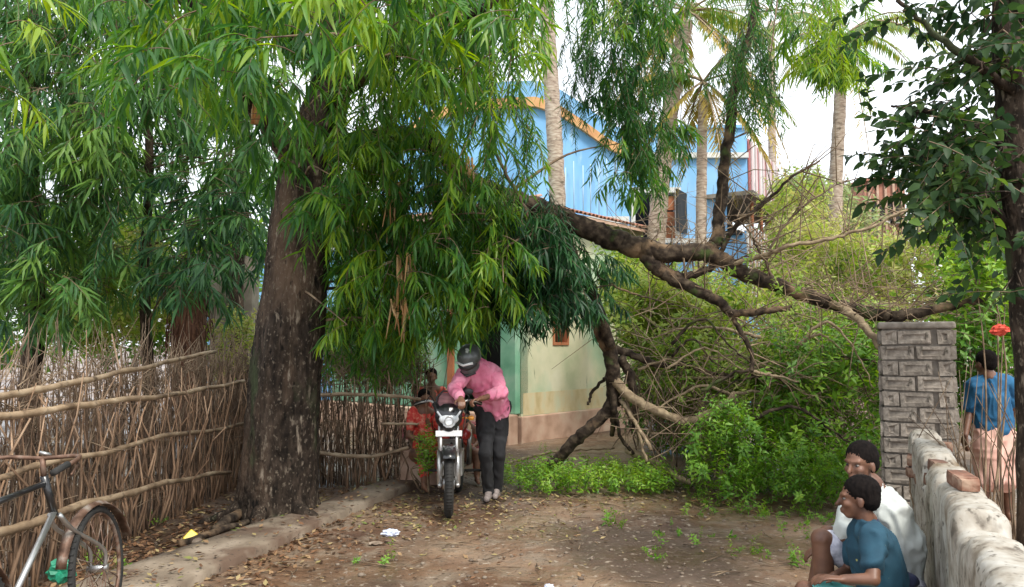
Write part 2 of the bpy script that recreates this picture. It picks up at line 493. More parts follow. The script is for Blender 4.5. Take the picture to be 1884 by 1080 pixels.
def frames(dirs, roll):
    """rotation matrices with +Y along dirs, +Z as high as possible, rolled"""
    d = dirs / np.linalg.norm(dirs, axis=1, keepdims=True)
    up = np.tile(np.array([0, 0, 1.0]), (len(d), 1))
    par = np.abs(d[:, 2]) > .97
    up[par] = [0.3, 1, 0]
    x = np.cross(d, up); x /= np.linalg.norm(x, axis=1, keepdims=True)
    z = np.cross(x, d)
    c, s = np.cos(roll)[:, None], np.sin(roll)[:, None]
    x2 = x * c + z * s
    z2 = -x * s + z * c
    return np.stack([x2, d, z2], axis=2)


def leaves_mesh(tpl, pos, dirs, length, roll, tint):
    v, f = tpl
    m = len(pos)
    Rm = frames(dirs, roll)
    vv = np.einsum('mij,nj->mni', Rm, v) * length[:, None, None] + pos[:, None, :]
    ff = (f[None] + (np.arange(m) * len(v))[:, None, None]).reshape(-1, 3)
    tt = np.repeat(tint, len(v))
    return vv.reshape(-1, 3), ff, tt


def np_mesh(name, V, Fc, T=None):
    me = bpy.data.meshes.new(name)
    me.vertices.add(len(V))
    me.vertices.foreach_set('co', V.astype(np.float32).ravel())
    me.loops.add(len(Fc) * 3)
    me.loops.foreach_set('vertex_index', Fc.astype(np.int32).ravel())
    me.polygons.add(len(Fc))
    me.polygons.foreach_set('loop_start', np.arange(0, len(Fc) * 3, 3, dtype=np.int32))
    try:
        me.polygons.foreach_set('loop_total', np.full(len(Fc), 3, dtype=np.int32))
    except Exception:
        pass
    me.update(calc_edges=True)
    if T is not None:
        a = me.attributes.new('tint', 'FLOAT', 'POINT')
        a.data.foreach_set('value', T.astype(np.float32))
    me.validate()
    return me


def tri_tube(pts, r0, r1):
    """3-sided thin tube as numpy (for twigs)"""
    pts = [Vector(p) for p in pts]
    V, Fc = [], []
    n = len(pts)
    for i, p in enumerate(pts):
        t = (pts[min(i + 1, n - 1)] - pts[max(i - 1, 0)]).normalized()
        x = t.orthogonal().normalized(); y = t.cross(x)
        r = r0 + (r1 - r0) * i / (n - 1)
        for k in range(3):
            a = 2 * PI * k / 3
            V.append(p + x * (r * math.cos(a)) + y * (r * math.sin(a)))
    for i in range(n - 1):
        for k in range(3):
            a, b = i * 3 + k, i * 3 + (k + 1) % 3
            Fc += [(a, b, b + 3), (a, b + 3, a + 3)]
    return np.array([tuple(v) for v in V]), np.array(Fc)


class Spray:
    """a twig with leaves: vertices, triangles, tint, number of twig triangles first"""
    def __init__(s, V, Fc, T, ntw):
        s.V, s.F, s.T, s.ntw = V, Fc, T, ntw
        s._me = None

    def mesh(s, mats, name):
        if s._me is None:
            me = np_mesh(name, s.V, s.F, s.T)
            for m in mats: me.materials.append(m)
            mi = np.ones(len(s.F), dtype=np.int32); mi[:s.ntw] = 0
            me.polygons.foreach_set('material_index', mi)
            s._me = me
        return s._me


def make_spray(kind, hi=True):
    ps, ds, ls, rl, tn = [], [], [], [], []
    if kind == 'whorl':                                    # tip of a mast-tree twig: leaves radiate and hang
        pts = [Vector((0.30 * t, 0, -.16 * t * t)) for t in np.linspace(0, 1, 6)]
        n = random.randint(16, 21)
        for i in range(n):
            t = .35 + .65 * i / (n - 1)
            p = Vector((0.30 * t, 0, -.16 * t * t))
            a = i * 2.4 + random.uniform(-.3, .3)
            sp = random.uniform(.5, 1.0)
            d = Vector((math.cos(a) * sp + .5, math.sin(a) * sp, -random.uniform(.45, 1.25)))
            ps.append(p); ds.append(d); ls.append(random.uniform(.11, .24)); rl.append(random.uniform(-.5, .5))
            tn.append(random.uniform(.3, .8))
        tpl = leaf_template(.062, .24, hi)
        r0 = .004
    elif kind == 'strand':                                 # long hanging strand
        L = random.uniform(.7, 1.0)
        bend = random.uniform(.1, .3)
        pts = [Vector((bend * math.sin(t * 1.6), .03 * math.sin(5 * t), -L * t)) for t in np.linspace(0, 1, 7)]
        n = random.randint(34, 42)
        for i in range(n):
            t = .05 + .95 * i / (n - 1)
            p = Vector((bend * math.sin(t * 1.6), .03 * math.sin(5 * t), -L * t))
            a = i * 2.4 + random.uniform(-.5, .5)
            sp = random.uniform(.55, 1.1)
            d = Vector((math.cos(a) * sp, math.sin(a) * sp, -random.uniform(.35, 1.0)))
            ps.append(p); ds.append(d); ls.append(random.uniform(.10, .22)); rl.append(random.uniform(-.7, .7))
            tn.append(.15 + .4 * random.random() + .22 * t)
        tpl = leaf_template(.060, .24, hi)
        r0 = .005
    elif kind == 'broad':                                  # broad-leaved sprig
        L = .4
        pts = [Vector((L * t, 0, -.1 * t * t)) for t in np.linspace(0, 1, 5)]
        n = random.randint(11, 15)
        for i in range(n):
            t = .1 + .9 * i / (n - 1)
            a = i * 2.4
            d = Vector((.5 + random.uniform(-.2, .3), math.sin(a), math.cos(a) * .5 - .55))
            ps.append(Vector((L * t, 0, -.1 * t * t))); ds.append(d); ls.append(random.uniform(.075, .12)); rl.append(random.uniform(-.8, .8))
            tn.append(random.uniform(.1, .75))
        tpl = leaf_template(.26, .15, hi)
        r0 = .004
    else:                                                  # 'bush': upright sprig
        L = .42
        pts = [Vector((.12 * t * t, 0, L * t)) for t in np.linspace(0, 1, 5)]
        n = random.randint(17, 22)
        for i in range(n):
            t = .1 + .9 * i / (n - 1)
            a = i * 2.4 + random.uniform(-.3, .3)
            d = Vector((math.cos(a), math.sin(a), random.uniform(-.35, .7)))
            ps.append(Vector((.12 * t * t, 0, L * t))); ds.append(d); ls.append(random.uniform(.075, .15) * (1.15 - .4 * t)); rl.append(random.uniform(-.6, .6))
            tn.append(min(1, .2 + .3 * t + random.uniform(-.1, .35)))
        tpl = leaf_template(.19, .2, hi)
        r0 = .004
    V, Fc, T = leaves_mesh(tpl, np.array([tuple(p) for p in ps]), np.array([tuple(d) for d in ds]), np.array(ls), np.array(rl), np.array(tn))
    tv, tf = tri_tube(pts, r0, .002)
    V = np.vstack([tv, V]); Fc = np.vstack([tf, Fc + len(tv)]); T = np.concatenate([np.zeros(len(tv)), T])
    return Spray(V, Fc, T, len(tf))


SPR = {('whorl', 1): [make_spray('whorl', True) for _ in range(6)],
       ('strand', 1): [make_spray('strand', True) for _ in range(6)],
       ('whorl', 0): [make_spray('whorl', False) for _ in range(6)],
       ('strand', 0): [make_spray('strand', False) for _ in range(6)],
       ('broad', 0): [make_spray('broad', False) for _ in range(6)],
       ('broad', 1): [make_spray('broad', True) for _ in range(6)],
       ('bush', 0): [make_spray('bush', False) for _ in range(8)]}


def merge_sprays(name, places, parent, mats, tint_off=None, hi=0):
    """places: (kind, index, location, rz, tilt, scale, tint shift) -> one joined crown mesh"""
    Vs, Fs, Ts, Ms = [], [], [], []
    off = 0
    base = np.array(tuple(wloc(parent))) if parent is not None else np.zeros(3)
    for (kind, idx, loc, rz, tilt, sc, dt) in places:
        s = SPR[(kind, hi if (kind, hi) in SPR else 0)][idx]
        E = np.array((Euler((tilt[0], tilt[1], 0)).to_matrix().to_4x4() @ Matrix.Rotation(rz, 4, 'Z')).to_3x3())
        Vs.append(s.V @ E.T * sc + np.array(tuple(loc)) - base)
        Fs.append(s.F + off)
        Ts.append(np.clip(s.T + dt, 0, 1))
        mi = np.ones(len(s.F), dtype=np.int32); mi[:s.ntw] = 0
        Ms.append(mi)
        off += len(s.V)
    me = np_mesh(name, np.vstack(Vs), np.vstack(Fs), np.concatenate(Ts))
    for m in mats: me.materials.append(m)
    me.polygons.foreach_set('material_index', np.concatenate(Ms))
    o = bpy.data.objects.new(name, me)
    C.objects.link(o)
    if parent is not None: o.parent = parent
    return o


_inst_mats = {}


def spray_parts(places, parent, mats, key, name='leaf_spray'):
    """each placement becomes an object of its own sharing mesh data"""
    base = wloc(parent)
    for (kind, idx, loc, rz, tilt, sc, dt) in places:
        k = (kind, idx, key, round(dt * 3))
        if k not in _inst_mats:
            s = SPR[(kind, 1)][idx]
            s2 = Spray(s.V, s.F, np.clip(s.T + round(dt * 3) / 3, 0, 1), s.ntw)
            _inst_mats[k] = s2.mesh(mats, 'leaf_spray')
        o = bpy.data.objects.new(name, _inst_mats[k])
        o.location = Vector(loc) - base
        o.rotation_euler = (Euler((tilt[0], tilt[1], 0)).to_matrix() @ Matrix.Rotation(rz, 3, 'Z')).to_euler()
        o.scale = (sc, sc, sc)
        C.objects.link(o)
        o.parent = parent


def inpoly(x, y, poly):
    c = False
    j = len(poly) - 1
    for i in range(len(poly)):
        xi, yi = poly[i]; xj, yj = poly[j]
        if (yi > y) != (yj > y) and x < (xj - xi) * (y - yi) / (yj - yi + 1e-12) + xi: c = not c
        j = i
    return c


GAPS = [(850, 262, 62, 42), (985, 175, 34, 40), (940, 300, 22, 60), (1290, 320, 60, 50), (1010, 330, 40, 50)]


def scatter(poly, d0, d1, n, kind, s0=.9, s1=1.15, tint=(-.1, .1), tilt=.25, clump=.0, drop=None, depth_tint=0):
    """sprays through a volume; poly is the volume's outline as seen from the road, d0..d1 its depth"""
    xs = [p[0] for p in poly]; ys = [p[1] for p in poly]
    out = []
    tries = 0
    while len(out) < n and tries < n * 60:
        tries += 1
        x, y = random.uniform(min(xs), max(xs)), random.uniform(min(ys), max(ys))
        if not inpoly(x, y, poly): continue
        if kind in ('strand', 'whorl') and d1 < 8.7 and any(((x - a) / c) ** 2 + ((y - b) / e_) ** 2 < 1 for a, b, c, e_ in GAPS): continue
        d = random.uniform(d0, d1)
        p = P(x, y, d)
        nv = noise.noise(p * 1.4 + Vector((5.2, 1.1, 3.3)))
        if clump and nv < -clump + random.uniform(-.1, .1): continue
        sc = random.uniform(s0, s1)
        if kind == 'strand': p.z += .42 * sc
        elif kind == 'whorl': p.z += .12 * sc
        dt = random.uniform(*tint) + .25 * noise.noise(p * .9) + depth_tint * (d1 - d) / (d1 - d0 + .01)
        out.append((kind, random.randrange(6), p, random.uniform(0, 2 * PI), (random.uniform(-tilt, tilt), random.uniform(-tilt, tilt)), sc, dt))
    return out


def limbs(mb, nodes, places, n, r=.02, sag=.3, seg=5):
    """thin branches from the nearest skeleton node to some sprays"""
    if not places: return
    for pl in random.sample(places, min(n, len(places))):
        p = Vector(pl[2])
        q = min(nodes, key=lambda v: (v - p).length + max(0, v.z - p.z - .3) * .5 + random.uniform(0, .5))
        if (q - p).length > (1.5 if p.x > .4 else 3.5): continue
        mid = q.lerp(p, .5) + Vector((random.uniform(-.15, .15), random.uniform(-.15, .15), sag * (p - q).length * .35))
        path = smooth_path([q, mid, p], seg)
        rr = r * min(1.6, .5 + (p - q).length * .4)
        mb.tube(path, [rr + (.004 - rr) * i / (len(path) - 1) for i in range(len(path))], 5)

# ================================================================== THE SETTING
def gz(x, y):
    a = noise.noise(Vector((x * .9, y * .9, .3))) * .022 + noise.noise(Vector((x * 3.1, y * 3.1, 2.3))) * .012
    if abs(x) < 7 and y < 14:
        a += noise.noise(Vector((x * 9, y * 9, 5.3))) * .008 + noise.noise(Vector((x * 23, y * 23, 1.3))) * .004
    if y < 9 and -2.2 < x < 3:
        for xc, w_, dp in ((-.62 + .10 * math.sin(y * .8), .045, .014), (.75 + .2 * math.sin(y * .6 + 1), .07, .012), (1.25 + .2 * math.sin(y * .6 + 1), .07, .010)):
            t_ = (x - xc) / w_
            if abs(t_) < 3: a -= dp * math.exp(-t_ * t_) - dp * .5 * math.exp(-(abs(t_) - 1.7) ** 2 * 2)
    return a - .012


def axis(lo, hi, fine0, fine1, step):
    a = list(np.arange(fine0, fine1, step))
    s, x = step, fine1
    while x < hi:
        a.append(x); s *= 1.25; x += s
    a.append(hi)
    s, x = step, fine0 - step
    b = []
    while x > lo:
        b.append(x); s *= 1.25; x -= s
    b.append(lo)
    return b[::-1] + a


gx, gy = axis(-600, 600, -3.6, 3.8, .03), axis(-30, 900, 3.6, 9.6, .035)
gv = [(x, y, gz(x, y)) for y in gy for x in gx]
nx = len(gx)
gf = [(j * nx + i, j * nx + i + 1, (j + 1) * nx + i + 1, (j + 1) * nx + i) for j in range(len(gy) - 1) for i in range(nx - 1)]
mbg = MB(); mbg.v = gv; mbg.f = gf; mbg.mi = [0] * len(gf)
tag(mbg.build('ground', M['soil']), kind='structure')

# raised concrete strip between the fence and the road
e = [G(300, 1110), G(360, 1076), G(460, 1030), G(600, 968), G(700, 924), G(785, 888), G(800, 878)]
l = [G(60, 1110), G(170, 1074), G(330, 1020), G(500, 962), G(620, 922), G(720, 884), G(745, 872)]
mb = MB()
er, lr = smooth_path(e, 14), smooth_path(l, 14)
# extend towards the viewer
er = [er[0] + (er[0] - er[8]) * k for k in (3, 2, 1)] + er
lr = [lr[0] + (lr[0] - lr[8]) * k for k in (3, 2, 1)] + lr
prof = []
for i, (a, b) in enumerate(zip(er, lr)):
    wob = .02 * noise.noise(Vector((i * .6, 0, 0))) + .012 * noise.noise(Vector((i * 2.3, 4, 0)))
    d = (b - a).normalized()
    row = [a + Vector((0, 0, -.05)) - d * wob, a + Vector((0, 0, .055)) - d * (wob - .008), a + d * .03 + Vector((0, 0, .068))]
    for t in (.25, .5, .75): row.append(a.lerp(b, t) + Vector((0, 0, .07 + .008 * noise.noise(Vector((i * .5, t * 5, 1))))))
    row += [b + Vector((0, 0, .05)), b + Vector((0, 0, -.05)) + d * .05]
    prof.append(row)
k = len(prof[0])
mb.v = [tuple(p) for r in prof for p in r]
mb.f = [(i * k + j, (i + 1) * k + j, (i + 1) * k + j + 1, i * k + j + 1) for i in range(len(prof) - 1) for j in range(k - 1)]
mb.mi = [0] * len(mb.f)
tag(mb.build('pavement', M['path']), kind='structure')

# ------------------------------------------------------------------ green and cream house
HC = Vector((0.15, 12.7, 0))                       # its near corner
RD = Vector((.652, .758, 0))                       # along the cream face
LD = Vector((-.758, .652, 0))                      # along the green face
nR = Vector((.758, -.652, 0)); nL = Vector((-.652, -.758, 0))
EZ = 3.95
house = empty('village_house', HC)
tag(house, 'cream and green plastered house with a tiled eave behind the motorcycle', 'house')


def quadwall(mb, o, d, n, s0, s1, z0, z1, th=.18, mi=0, proud=0):
    """an upright slab: along d from s0 to s1, outer face proud of the line by `proud`"""
    a = o + d * s0 + n * proud; b = o + d * s1 + n * proud
    c = b - n * th; e_ = a - n * th
    vs = []
    for z in (z0, z1):
        for p in (a, b, c, e_): vs.append(Vector((p.x, p.y, z)))
    fs = [(3, 2, 1, 0), (4, 5, 6, 7), (0, 1, 5, 4), (1, 2, 6, 5), (2, 3, 7, 6), (3, 0, 4, 7)]
    return mb.add(vs, fs, mi)


mb = MB()                                          # cream face with a window hole s .93-1.35, z 1.62-2.25
w0, w1, wz0, wz1 = .86, 1.32, 1.60, 2.35
quadwall(mb, HC, RD, nR, 0, w0, .42, EZ); quadwall(mb, HC, RD, nR, w1, 3.96, .42, EZ)
quadwall(mb, HC, RD, nR, w0, w1, .42, wz0); quadwall(mb, HC, RD, nR, w0, w1, wz1, EZ)
mb.build('side_wall', M['wall_cream'], house, smooth=False)
mb = MB(); quadwall(mb, HC, RD, nR, 0.05, 3.9, .43, .80, .02, proud=.004)
mb.build('stained_band', M['wall_stain'], house, smooth=False)['label'] = 'yellow stained band along the foot of the wall'
mb = MB(); quadwall(mb, HC, RD, nR, -.03, 4.0, -.1, .42, .24, proud=.05)
quadwall(mb, HC, LD, nL, -.03, 5.2, -.1, .46, .24, proud=.35)
bevel_obj(mb.build('plinth', M['plinth'], house, smooth=False), .02)
win = MB()
for s0, s1, z0, z1 in ((w0, w1, wz0, wz0 + .05), (w0, w1, wz1 - .05, wz1), (w0, w0 + .05, wz0 + .05, wz1 - .05), (w1 - .05, w1, wz0 + .05, wz1 - .05)):
    quadwall(win, HC, RD, nR, s0, s1, z0, z1, .12, proud=.02)
wf = win.build('window', M['shutter'], house, smooth=False)
for i in range(4):
    b_ = MB(); s = w0 + .09 + i * .09
    p = HC + RD * s - nR * .04
    b_.tube([p + Vector((0, 0, wz0 + .03)), p + Vector((0, 0, wz1 - .03))], .01, 6)
    b_.build('window_bar', M['shutter'], wf)
# green face: wall, door opening, corner column
mb = MB()
quadwall(mb, HC, LD, nL, 0, .42, .46, EZ, .18)
quadwall(mb, HC, LD, nL, .42, 1.55, 2.6, EZ, .18)
quadwall(mb, HC, LD, nL, 1.55, 5.0, .46, EZ, .18)
mb.build('front_wall', M['wall_green'], house, smooth=False)
mb = MB(); quadwall(mb, HC, LD, nL, .02, .36, .46, 3.6, .22, proud=.12)
bevel_obj(mb.build('column', M['wall_green'], house, smooth=False), .015)
mb = MB(); quadwall(mb, HC, LD, nL, 1.56, 1.70, .46, 2.7, .16, proud=.05); quadwall(mb, HC, LD, nL, .36, 1.56, 2.56, 2.7, .16, proud=.05)
mb.build('door_frame', M['shutter'], house, smooth=False)
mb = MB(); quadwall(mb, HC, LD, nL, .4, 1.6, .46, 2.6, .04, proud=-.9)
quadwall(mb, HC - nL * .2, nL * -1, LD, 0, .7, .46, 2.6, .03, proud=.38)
mb.build('doorway_shade', M['dark'], house, smooth=False)  # near-black sheets: the unlit interior put in as colour
for i, (h, dpt) in enumerate(((.32, .62), (.17, .92))):
    mb = MB(); quadwall(mb, HC, LD, nL, .1, 2.0, -.05, h, .34, proud=dpt)
    bevel_obj(mb.build('step', M['maroon'], house, smooth=False), .01)
mb = MB()                                           # back, far side and ceiling so the inside is shut
quadwall(mb, HC + RD * 3.96, LD, nR, 0, 5.0, -.1, EZ, .18, proud=.0)
quadwall(mb, HC + LD * 5.0, RD, nR, 0, 3.96, -.1, EZ, .18)
cz = [HC - nR * .2 - nL * .2, HC + RD * 3.9 - nL * 0, HC + RD * 3.9 + LD * 4.9, HC + LD * 4.9]
mb.add([Vector((p.x, p.y, EZ - .12)) for p in cz] + [Vector((p.x, p.y, EZ)) for p in cz], [(3, 2, 1, 0), (4, 5, 6, 7), (0, 1, 5, 4), (1, 2, 6, 5), (2, 3, 7, 6), (3, 0, 4, 7)])
mb.build('back_wall', M['wall_green'], house, smooth=False)
roof = MB()
slope = .42
for o_, d_, n_, L_ in ((HC, RD, nR, 4.1), (HC, LD, nL, 5.2)):
    a, b = o_ - d_ * .3 + n_ * .35, o_ + d_ * L_ + n_ * .35
    c, e_ = b - n_ * .6, a - n_ * .6
    vs = [Vector((a.x, a.y, EZ - .05)), Vector((b.x, b.y, EZ - .05)), Vector((c.x, c.y, EZ + .14)), Vector((e_.x, e_.y, EZ + .14))]
    roof.add(vs + [v - Vector((0, 0, .05)) for v in vs], [(0, 1, 2, 3), (7, 6, 5, 4), (0, 4, 5, 1), (1, 5, 6, 2), (2, 6, 7, 3), (3, 7, 4, 0)])
rf = roof.build('roof', M['plinth'], house, smooth=False)
tile = MB()                                          # one half-round tile, along local x, shared by all
for sgn in range(1):
    pts = []
    n = 6
    vs, fs = [], []
    for x in (0, .30):
        for i in range(n + 1):
            a = PI * i / n
            r = .062 if x == 0 else .052
            vs.append((x, math.cos(a) * r, math.sin(a) * r * .8))
        for i in range(n + 1):
            a = PI * i / n
            r = .050 if x == 0 else .040
            vs.append((x, math.cos(a) * r, math.sin(a) * r * .8))
    k = 2 * (n + 1)
    for i in range(n):
        fs += [(i, i + 1, k + i + 1, k + i), (n + 1 + i, k + n + 1 + i, k + n + 2 + i, n + 2 + i), (i, n + 1 + i, n + 2 + i, i + 1)]
    tile.add(vs, fs)
tme = tile.mesh('roof_tile'); tme.materials.append(M['roof_tile'])
for o_, d_, n_, L_ in ((HC, RD, nR, 4.1), (HC, LD, nL, 5.2)):
    for row in range(2):
        for i in range(int((L_ + .3) / .125)):
            p = o_ + d_ * (-.28 + i * .125 + random.uniform(-.012, .012)) + n_ * (.37 - row * .27)
            t = bpy.data.objects.new('roof_tile', tme)
            t.parent = rf
            inw = -n_
            x = Vector((inw.x, inw.y, .32)).normalized(); y = d_.normalized(); z = x.cross(y)
            if z.z < 0: y = -y; z = x.cross(y)
            t.matrix_local = Matrix.Translation(Vector((p.x, p.y, EZ - .03 + row * .085 + random.uniform(0, .012))) - HC) @ Matrix((x, y, z)).transposed().to_4x4()
            C.objects.link(t)

# ------------------------------------------------------------------ blue building
BY = 20.0
bl = empty('blue_building', (0, BY, 0))
tag(bl, 'blue painted two-storey building with orange arched parapet trim behind the trees', 'building')


def B(px, py, d=BY): return P(px, py, d)


def prism(poly, y0, y1):
    """polygon of (x,z) extruded from y0 to y1"""
    m = MB(); n = len(poly)
    vs = [(x, y0, z) for x, z in poly] + [(x, y1, z) for x, z in poly]
    m.add(vs, [tuple(range(n)), tuple(range(2 * n - 1, n - 1, -1))] + [(i, i + n, (i + 1) % n + n, (i + 1) % n) for i in range(n)])
    return m


# parapet outline (left block) and trim
arch = [(700, 300), (740, 252), (790, 216), (860, 198), (930, 192), (985, 190), (1025, 203), (1070, 232), (1120, 268), (1165, 287)]
aw = [B(*p) for p in arch]
top = [B(x, y - 42) for x, y in arch]
x_l, x_r = aw[0].x, aw[-1].x
for i in range(len(arch) - 1):
    pass
pts = [(x_l, 0)] + [(p.x, p.z) for p in top] + [(x_r, 0)]
prism(pts[::-1], BY + .0, BY + .3).build('left_facade', M['blue'], bl, smooth=False)
mb = MB()
for a, b in zip(aw[:-1], aw[1:]):
    vs = []
    for y in (BY - .16, BY - .002):
        vs += [(a.x, y, a.z - .13), (b.x, y, b.z - .13), (b.x, y, b.z + .13), (a.x, y, a.z + .13)]
    mb.add(vs, [(0, 1, 2, 3), (7, 6, 5, 4), (0, 4, 5, 1), (3, 2, 6, 7)])
mb.build('arch_trim', M['trim_orange'], bl, smooth=False)
# right part of the facade with the openings cut out
xe = B(1375, 300).x
win_x0, win_x1, win_z0, win_z1 = B(1165, 400).x, B(1246, 400).x, B(1200, 446).z, B(1200, 352).z
rec_x0, rec_z0, rec_z1 = B(1338, 400).x, B(1340, 428).z, B(1340, 357).z
topz = B(1300, 236).z
mb = MB()


def fbox(m, x0, x1, z0, z1, y0=BY + .02, y1=BY + .3):
    return m.box(((x0 + x1) / 2, (y0 + y1) / 2, (z0 + z1) / 2), (x1 - x0, y1 - y0, z1 - z0))


fbox(mb, x_r, win_x0, 0, topz); fbox(mb, win_x1, rec_x0, 0, topz)
fbox(mb, win_x0, win_x1, 0, win_z0); fbox(mb, win_x0, win_x1, win_z1, topz)
fbox(mb, rec_x0, xe, 0, rec_z0); fbox(mb, rec_x0, xe, rec_z1, topz)
mb.build('right_facade', M['blue'], bl, smooth=False)
mb = MB(); zb = B(1300, 287).z
fbox(mb, x_r, xe, zb - .07, zb + .07, BY - .12, BY + .018)
mb.build('ledge', M['trim_white'], bl, smooth=False)
mb = MB(); fbox(mb, x_r, xe, topz, topz + .08, BY - .06, BY + .34); mb.build('coping', M['blue'], bl, smooth=False)
mb = MB(); zb = B(1260, 443).z
fbox(mb, B(1160, 440).x, B(1315, 440).x, zb - .1, zb + .02, BY - .35, BY + .018)
mb.build('balcony_slab', M['trim_white'], bl, smooth=False)
# opening: surround, painted room shade, shutter, post
mb = MB()
for a in ((win_x0 - .06, win_x0 + .05, win_z0, win_z1 + .1), (win_x1 - .05, win_x1 + .1, win_z0, win_z1 + .1), (win_x0 + .05, win_x1 - .05, win_z1 - .04, win_z1 + .1)):
    fbox(mb, *a, BY - .05, BY + .25)
wfr = mb.build('window', M['trim_white'], bl, smooth=False)
mb = MB(); fbox(mb, win_x0 - .3, win_x1 + .3, win_z0 - .2, win_z1 + .2, BY + 1.4, BY + 1.45); mb.build('room_shade', M['dark'], wfr, smooth=False)  # near-black sheet, the room's shade painted behind the opening
sx0, sx1 = B(1214, 400).x, win_x1 - .06
for i in range(3):
    mb = MB(); h = (win_z1 - win_z0 - .1) / 3
    fbox(mb, sx0, sx1, win_z0 + .03 + i * h, win_z0 + i * h + h - .02, BY + .05, BY + .10)
    mb.build('shutter_panel', M['shutter'], wfr, smooth=False)
# pale balcony bars in front of the left block
for i in range(7):
    x = B(1040 + i * 15, 330).x + random.uniform(-.02, .02)
    mb = MB(); mb.tube([(x, BY - .22, B(1000, 404).z), (x, BY - .22, B(1000, 300 + random.randint(-8, 14)).z)], .014, 6)
    mb.build('balcony_bar', M['blue_pale'], bl)
mb = MB(); fbox(mb, B(955, 0).x, B(1150, 0).x, B(1000, 414).z, B(1000, 402).z, BY - .35, BY - .002); mb.build('balcony_floor', M['trim_white'], bl, smooth=False)
# side: two clad storeys with a dark open storey between
S0 = Vector((xe, BY + .02, 0)); S1 = Vector((8.26, 23.4, 0)); SD = (S1 - S0).normalized(); SL = (S1 - S0).length
nS = Vector((SD.y, -SD.x, 0))
if nS.y > 0: nS = -nS
zs = [B(1375, 257).z, B(1375, 356).z, B(1375, 424).z, B(1355, 545).z]
mb = MB(); quadwall(mb, S0, SD, nS, 0, SL, zs[1], zs[0], .12); quadwall(mb, S0, SD, nS, 0, SL, 0, zs[2], .12)
mb.build('side_wall', M['blue'], bl, smooth=False)
ns_ = 17
for i in range(ns_):
    a = SL * i / ns_
    mb = MB(); quadwall(mb, S0, SD, nS, a + .01, a + SL / ns_ - .02, zs[1] - .05, zs[0] + .03, .03, proud=.07 if i % 2 else .045)
    mb.build('cladding_panel', M['sheet_pink'] if i % 2 else (M['sheet_red'] if i % 4 == 0 else M['trim_white']), bl, smooth=False)
for i in range(22):
    a = -.5 + (SL + .3) * i / 22
    mb = MB(); quadwall(mb, S0, SD, nS, a, a + .10, zs[3] - .2, zs[2] + .1, .04, proud=.10)
    mb.build('slat', M['slat_orange'] if i % 2 else M['trim_white'], bl, smooth=False)
mb = MB(); quadwall(mb, S0, SD, nS, -.7, SL + .3, zs[1] - .16, zs[1] - .055, 1.6, proud=.3)
mb.build('overhang_slab', M['mud_wall'], bl, smooth=False)
for i in range(4):
    mb = MB(); p = S0 + SD * (.2 + i * 1.1) + nS * .05
    mb.tube([Vector((p.x, p.y, zs[2])), Vector((p.x, p.y, zs[1] - .17))], .05, 6)
    mb.build('post', M['shutter'], bl)
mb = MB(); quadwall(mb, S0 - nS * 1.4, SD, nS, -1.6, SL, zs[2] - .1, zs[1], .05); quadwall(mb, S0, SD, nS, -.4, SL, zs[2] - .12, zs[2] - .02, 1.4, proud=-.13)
mb.build('inner_shade', M['dark'], bl, smooth=False)  # near-black back and floor; shade of the open storey put into colour
mb = MB(); fbox(mb, x_l, xe + .1, 0, topz - .3, BY + 5.0, BY + 5.2); fbox(mb, x_l, x_l + .2, 0, topz - .3, BY + .3, BY + 5.0)
fbox(mb, x_l + .2, xe - .05, topz - .5, topz - .3, BY + 1.6, BY + 5.0)
mb.build('back_wall', M['blue'], bl, smooth=False)
# the low wing seen left of the big trunk
mb = MB(); fbox(mb, -8.2, B(700, 400).x - .01, 0, B(465, 470).z, BY - 1.0, BY + 3)
lw = empty('blue_outhouse', (-5, BY - 1, 0)); tag(lw, 'low pale blue outbuilding seen in the gap left of the thick trunk', 'outbuilding')
mb.build('wall', M['blue'], lw, smooth=False)
mb = MB(); fbox(mb, -8.4, B(700, 400).x + .1, B(465, 470).z, B(465, 470).z + .12, BY - 1.2, BY + 3.2); mb.build('roof', M['trim_white'], lw, smooth=False)

# ------------------------------------------------------------------ far houses on the right
def far_house(name, label, px0, px1, pyt, d, m, dep=5):
    a, b = P(px0, pyt, d), P(px1, pyt, d)
    t = empty(name, ((a.x + b.x) / 2, d, 0)); tag(t, label, 'house')
    q = MB(); q.box(((a.x + b.x) / 2, d + dep / 2, a.z / 2), (b.x - a.x, dep, a.z)); q.build('wall', m, t, smooth=False)
    q = MB(); q.box(((a.x + b.x) / 2, d + dep / 2, a.z + .06), (b.x - a.x + .3, dep + .3, .12)); q.build('roof', M['trim_white'] if m is M['far_tan'] else M['far_red'], t, smooth=False)
    for i in range(3):
        q = MB(); x = a.x + (b.x - a.x) * (.2 + .3 * i)
        q.box((x, d - .02, a.z - 1.2), (.5, .06, .8)); w_ = q.build('window', M['dark'], t, smooth=False)
        q = MB(); q.box((x, d - .06, a.z - 1.65), (.7, .1, .08)); q.build('sill', M['trim_white'], w_, smooth=False)
    for i in range(5):
        q = MB(); x = a.x + (b.x - a.x) * (i + .5) / 5
        q.box((x, d - .05, a.z / 2), (.09, .08, a.z - .02)); q.build('pilaster', M['plinth'], t, smooth=False)


far_house('brick_house', 'far red brick house under the leafy dark branches', 1590, 1664, 334, 30, M['far_red'])
far_house('tan_house', 'far tan house left of the red brick house', 1478, 1584, 346, 32, M['far_tan'])

# old mud wall left of the trunk, far
mw = MB()
pts = []
for i in range(15):
    a = P(396 + i * 5.0, 620, 13)
    zt = P(400, 476, 13).z + .18 * noise.noise(Vector((i * .5, 0, 0)))
    mw.box((a.x, 13 + .03 * noise.noise(Vector((i, 2, 0))), zt / 2), (.0475, .35, zt))
w_ = mw.build('mud_wall', M['mud_wall'], smooth=False)
tag(w_, 'tall weathered grey mud wall beyond the stick fence beside the thick trunk', 'wall')

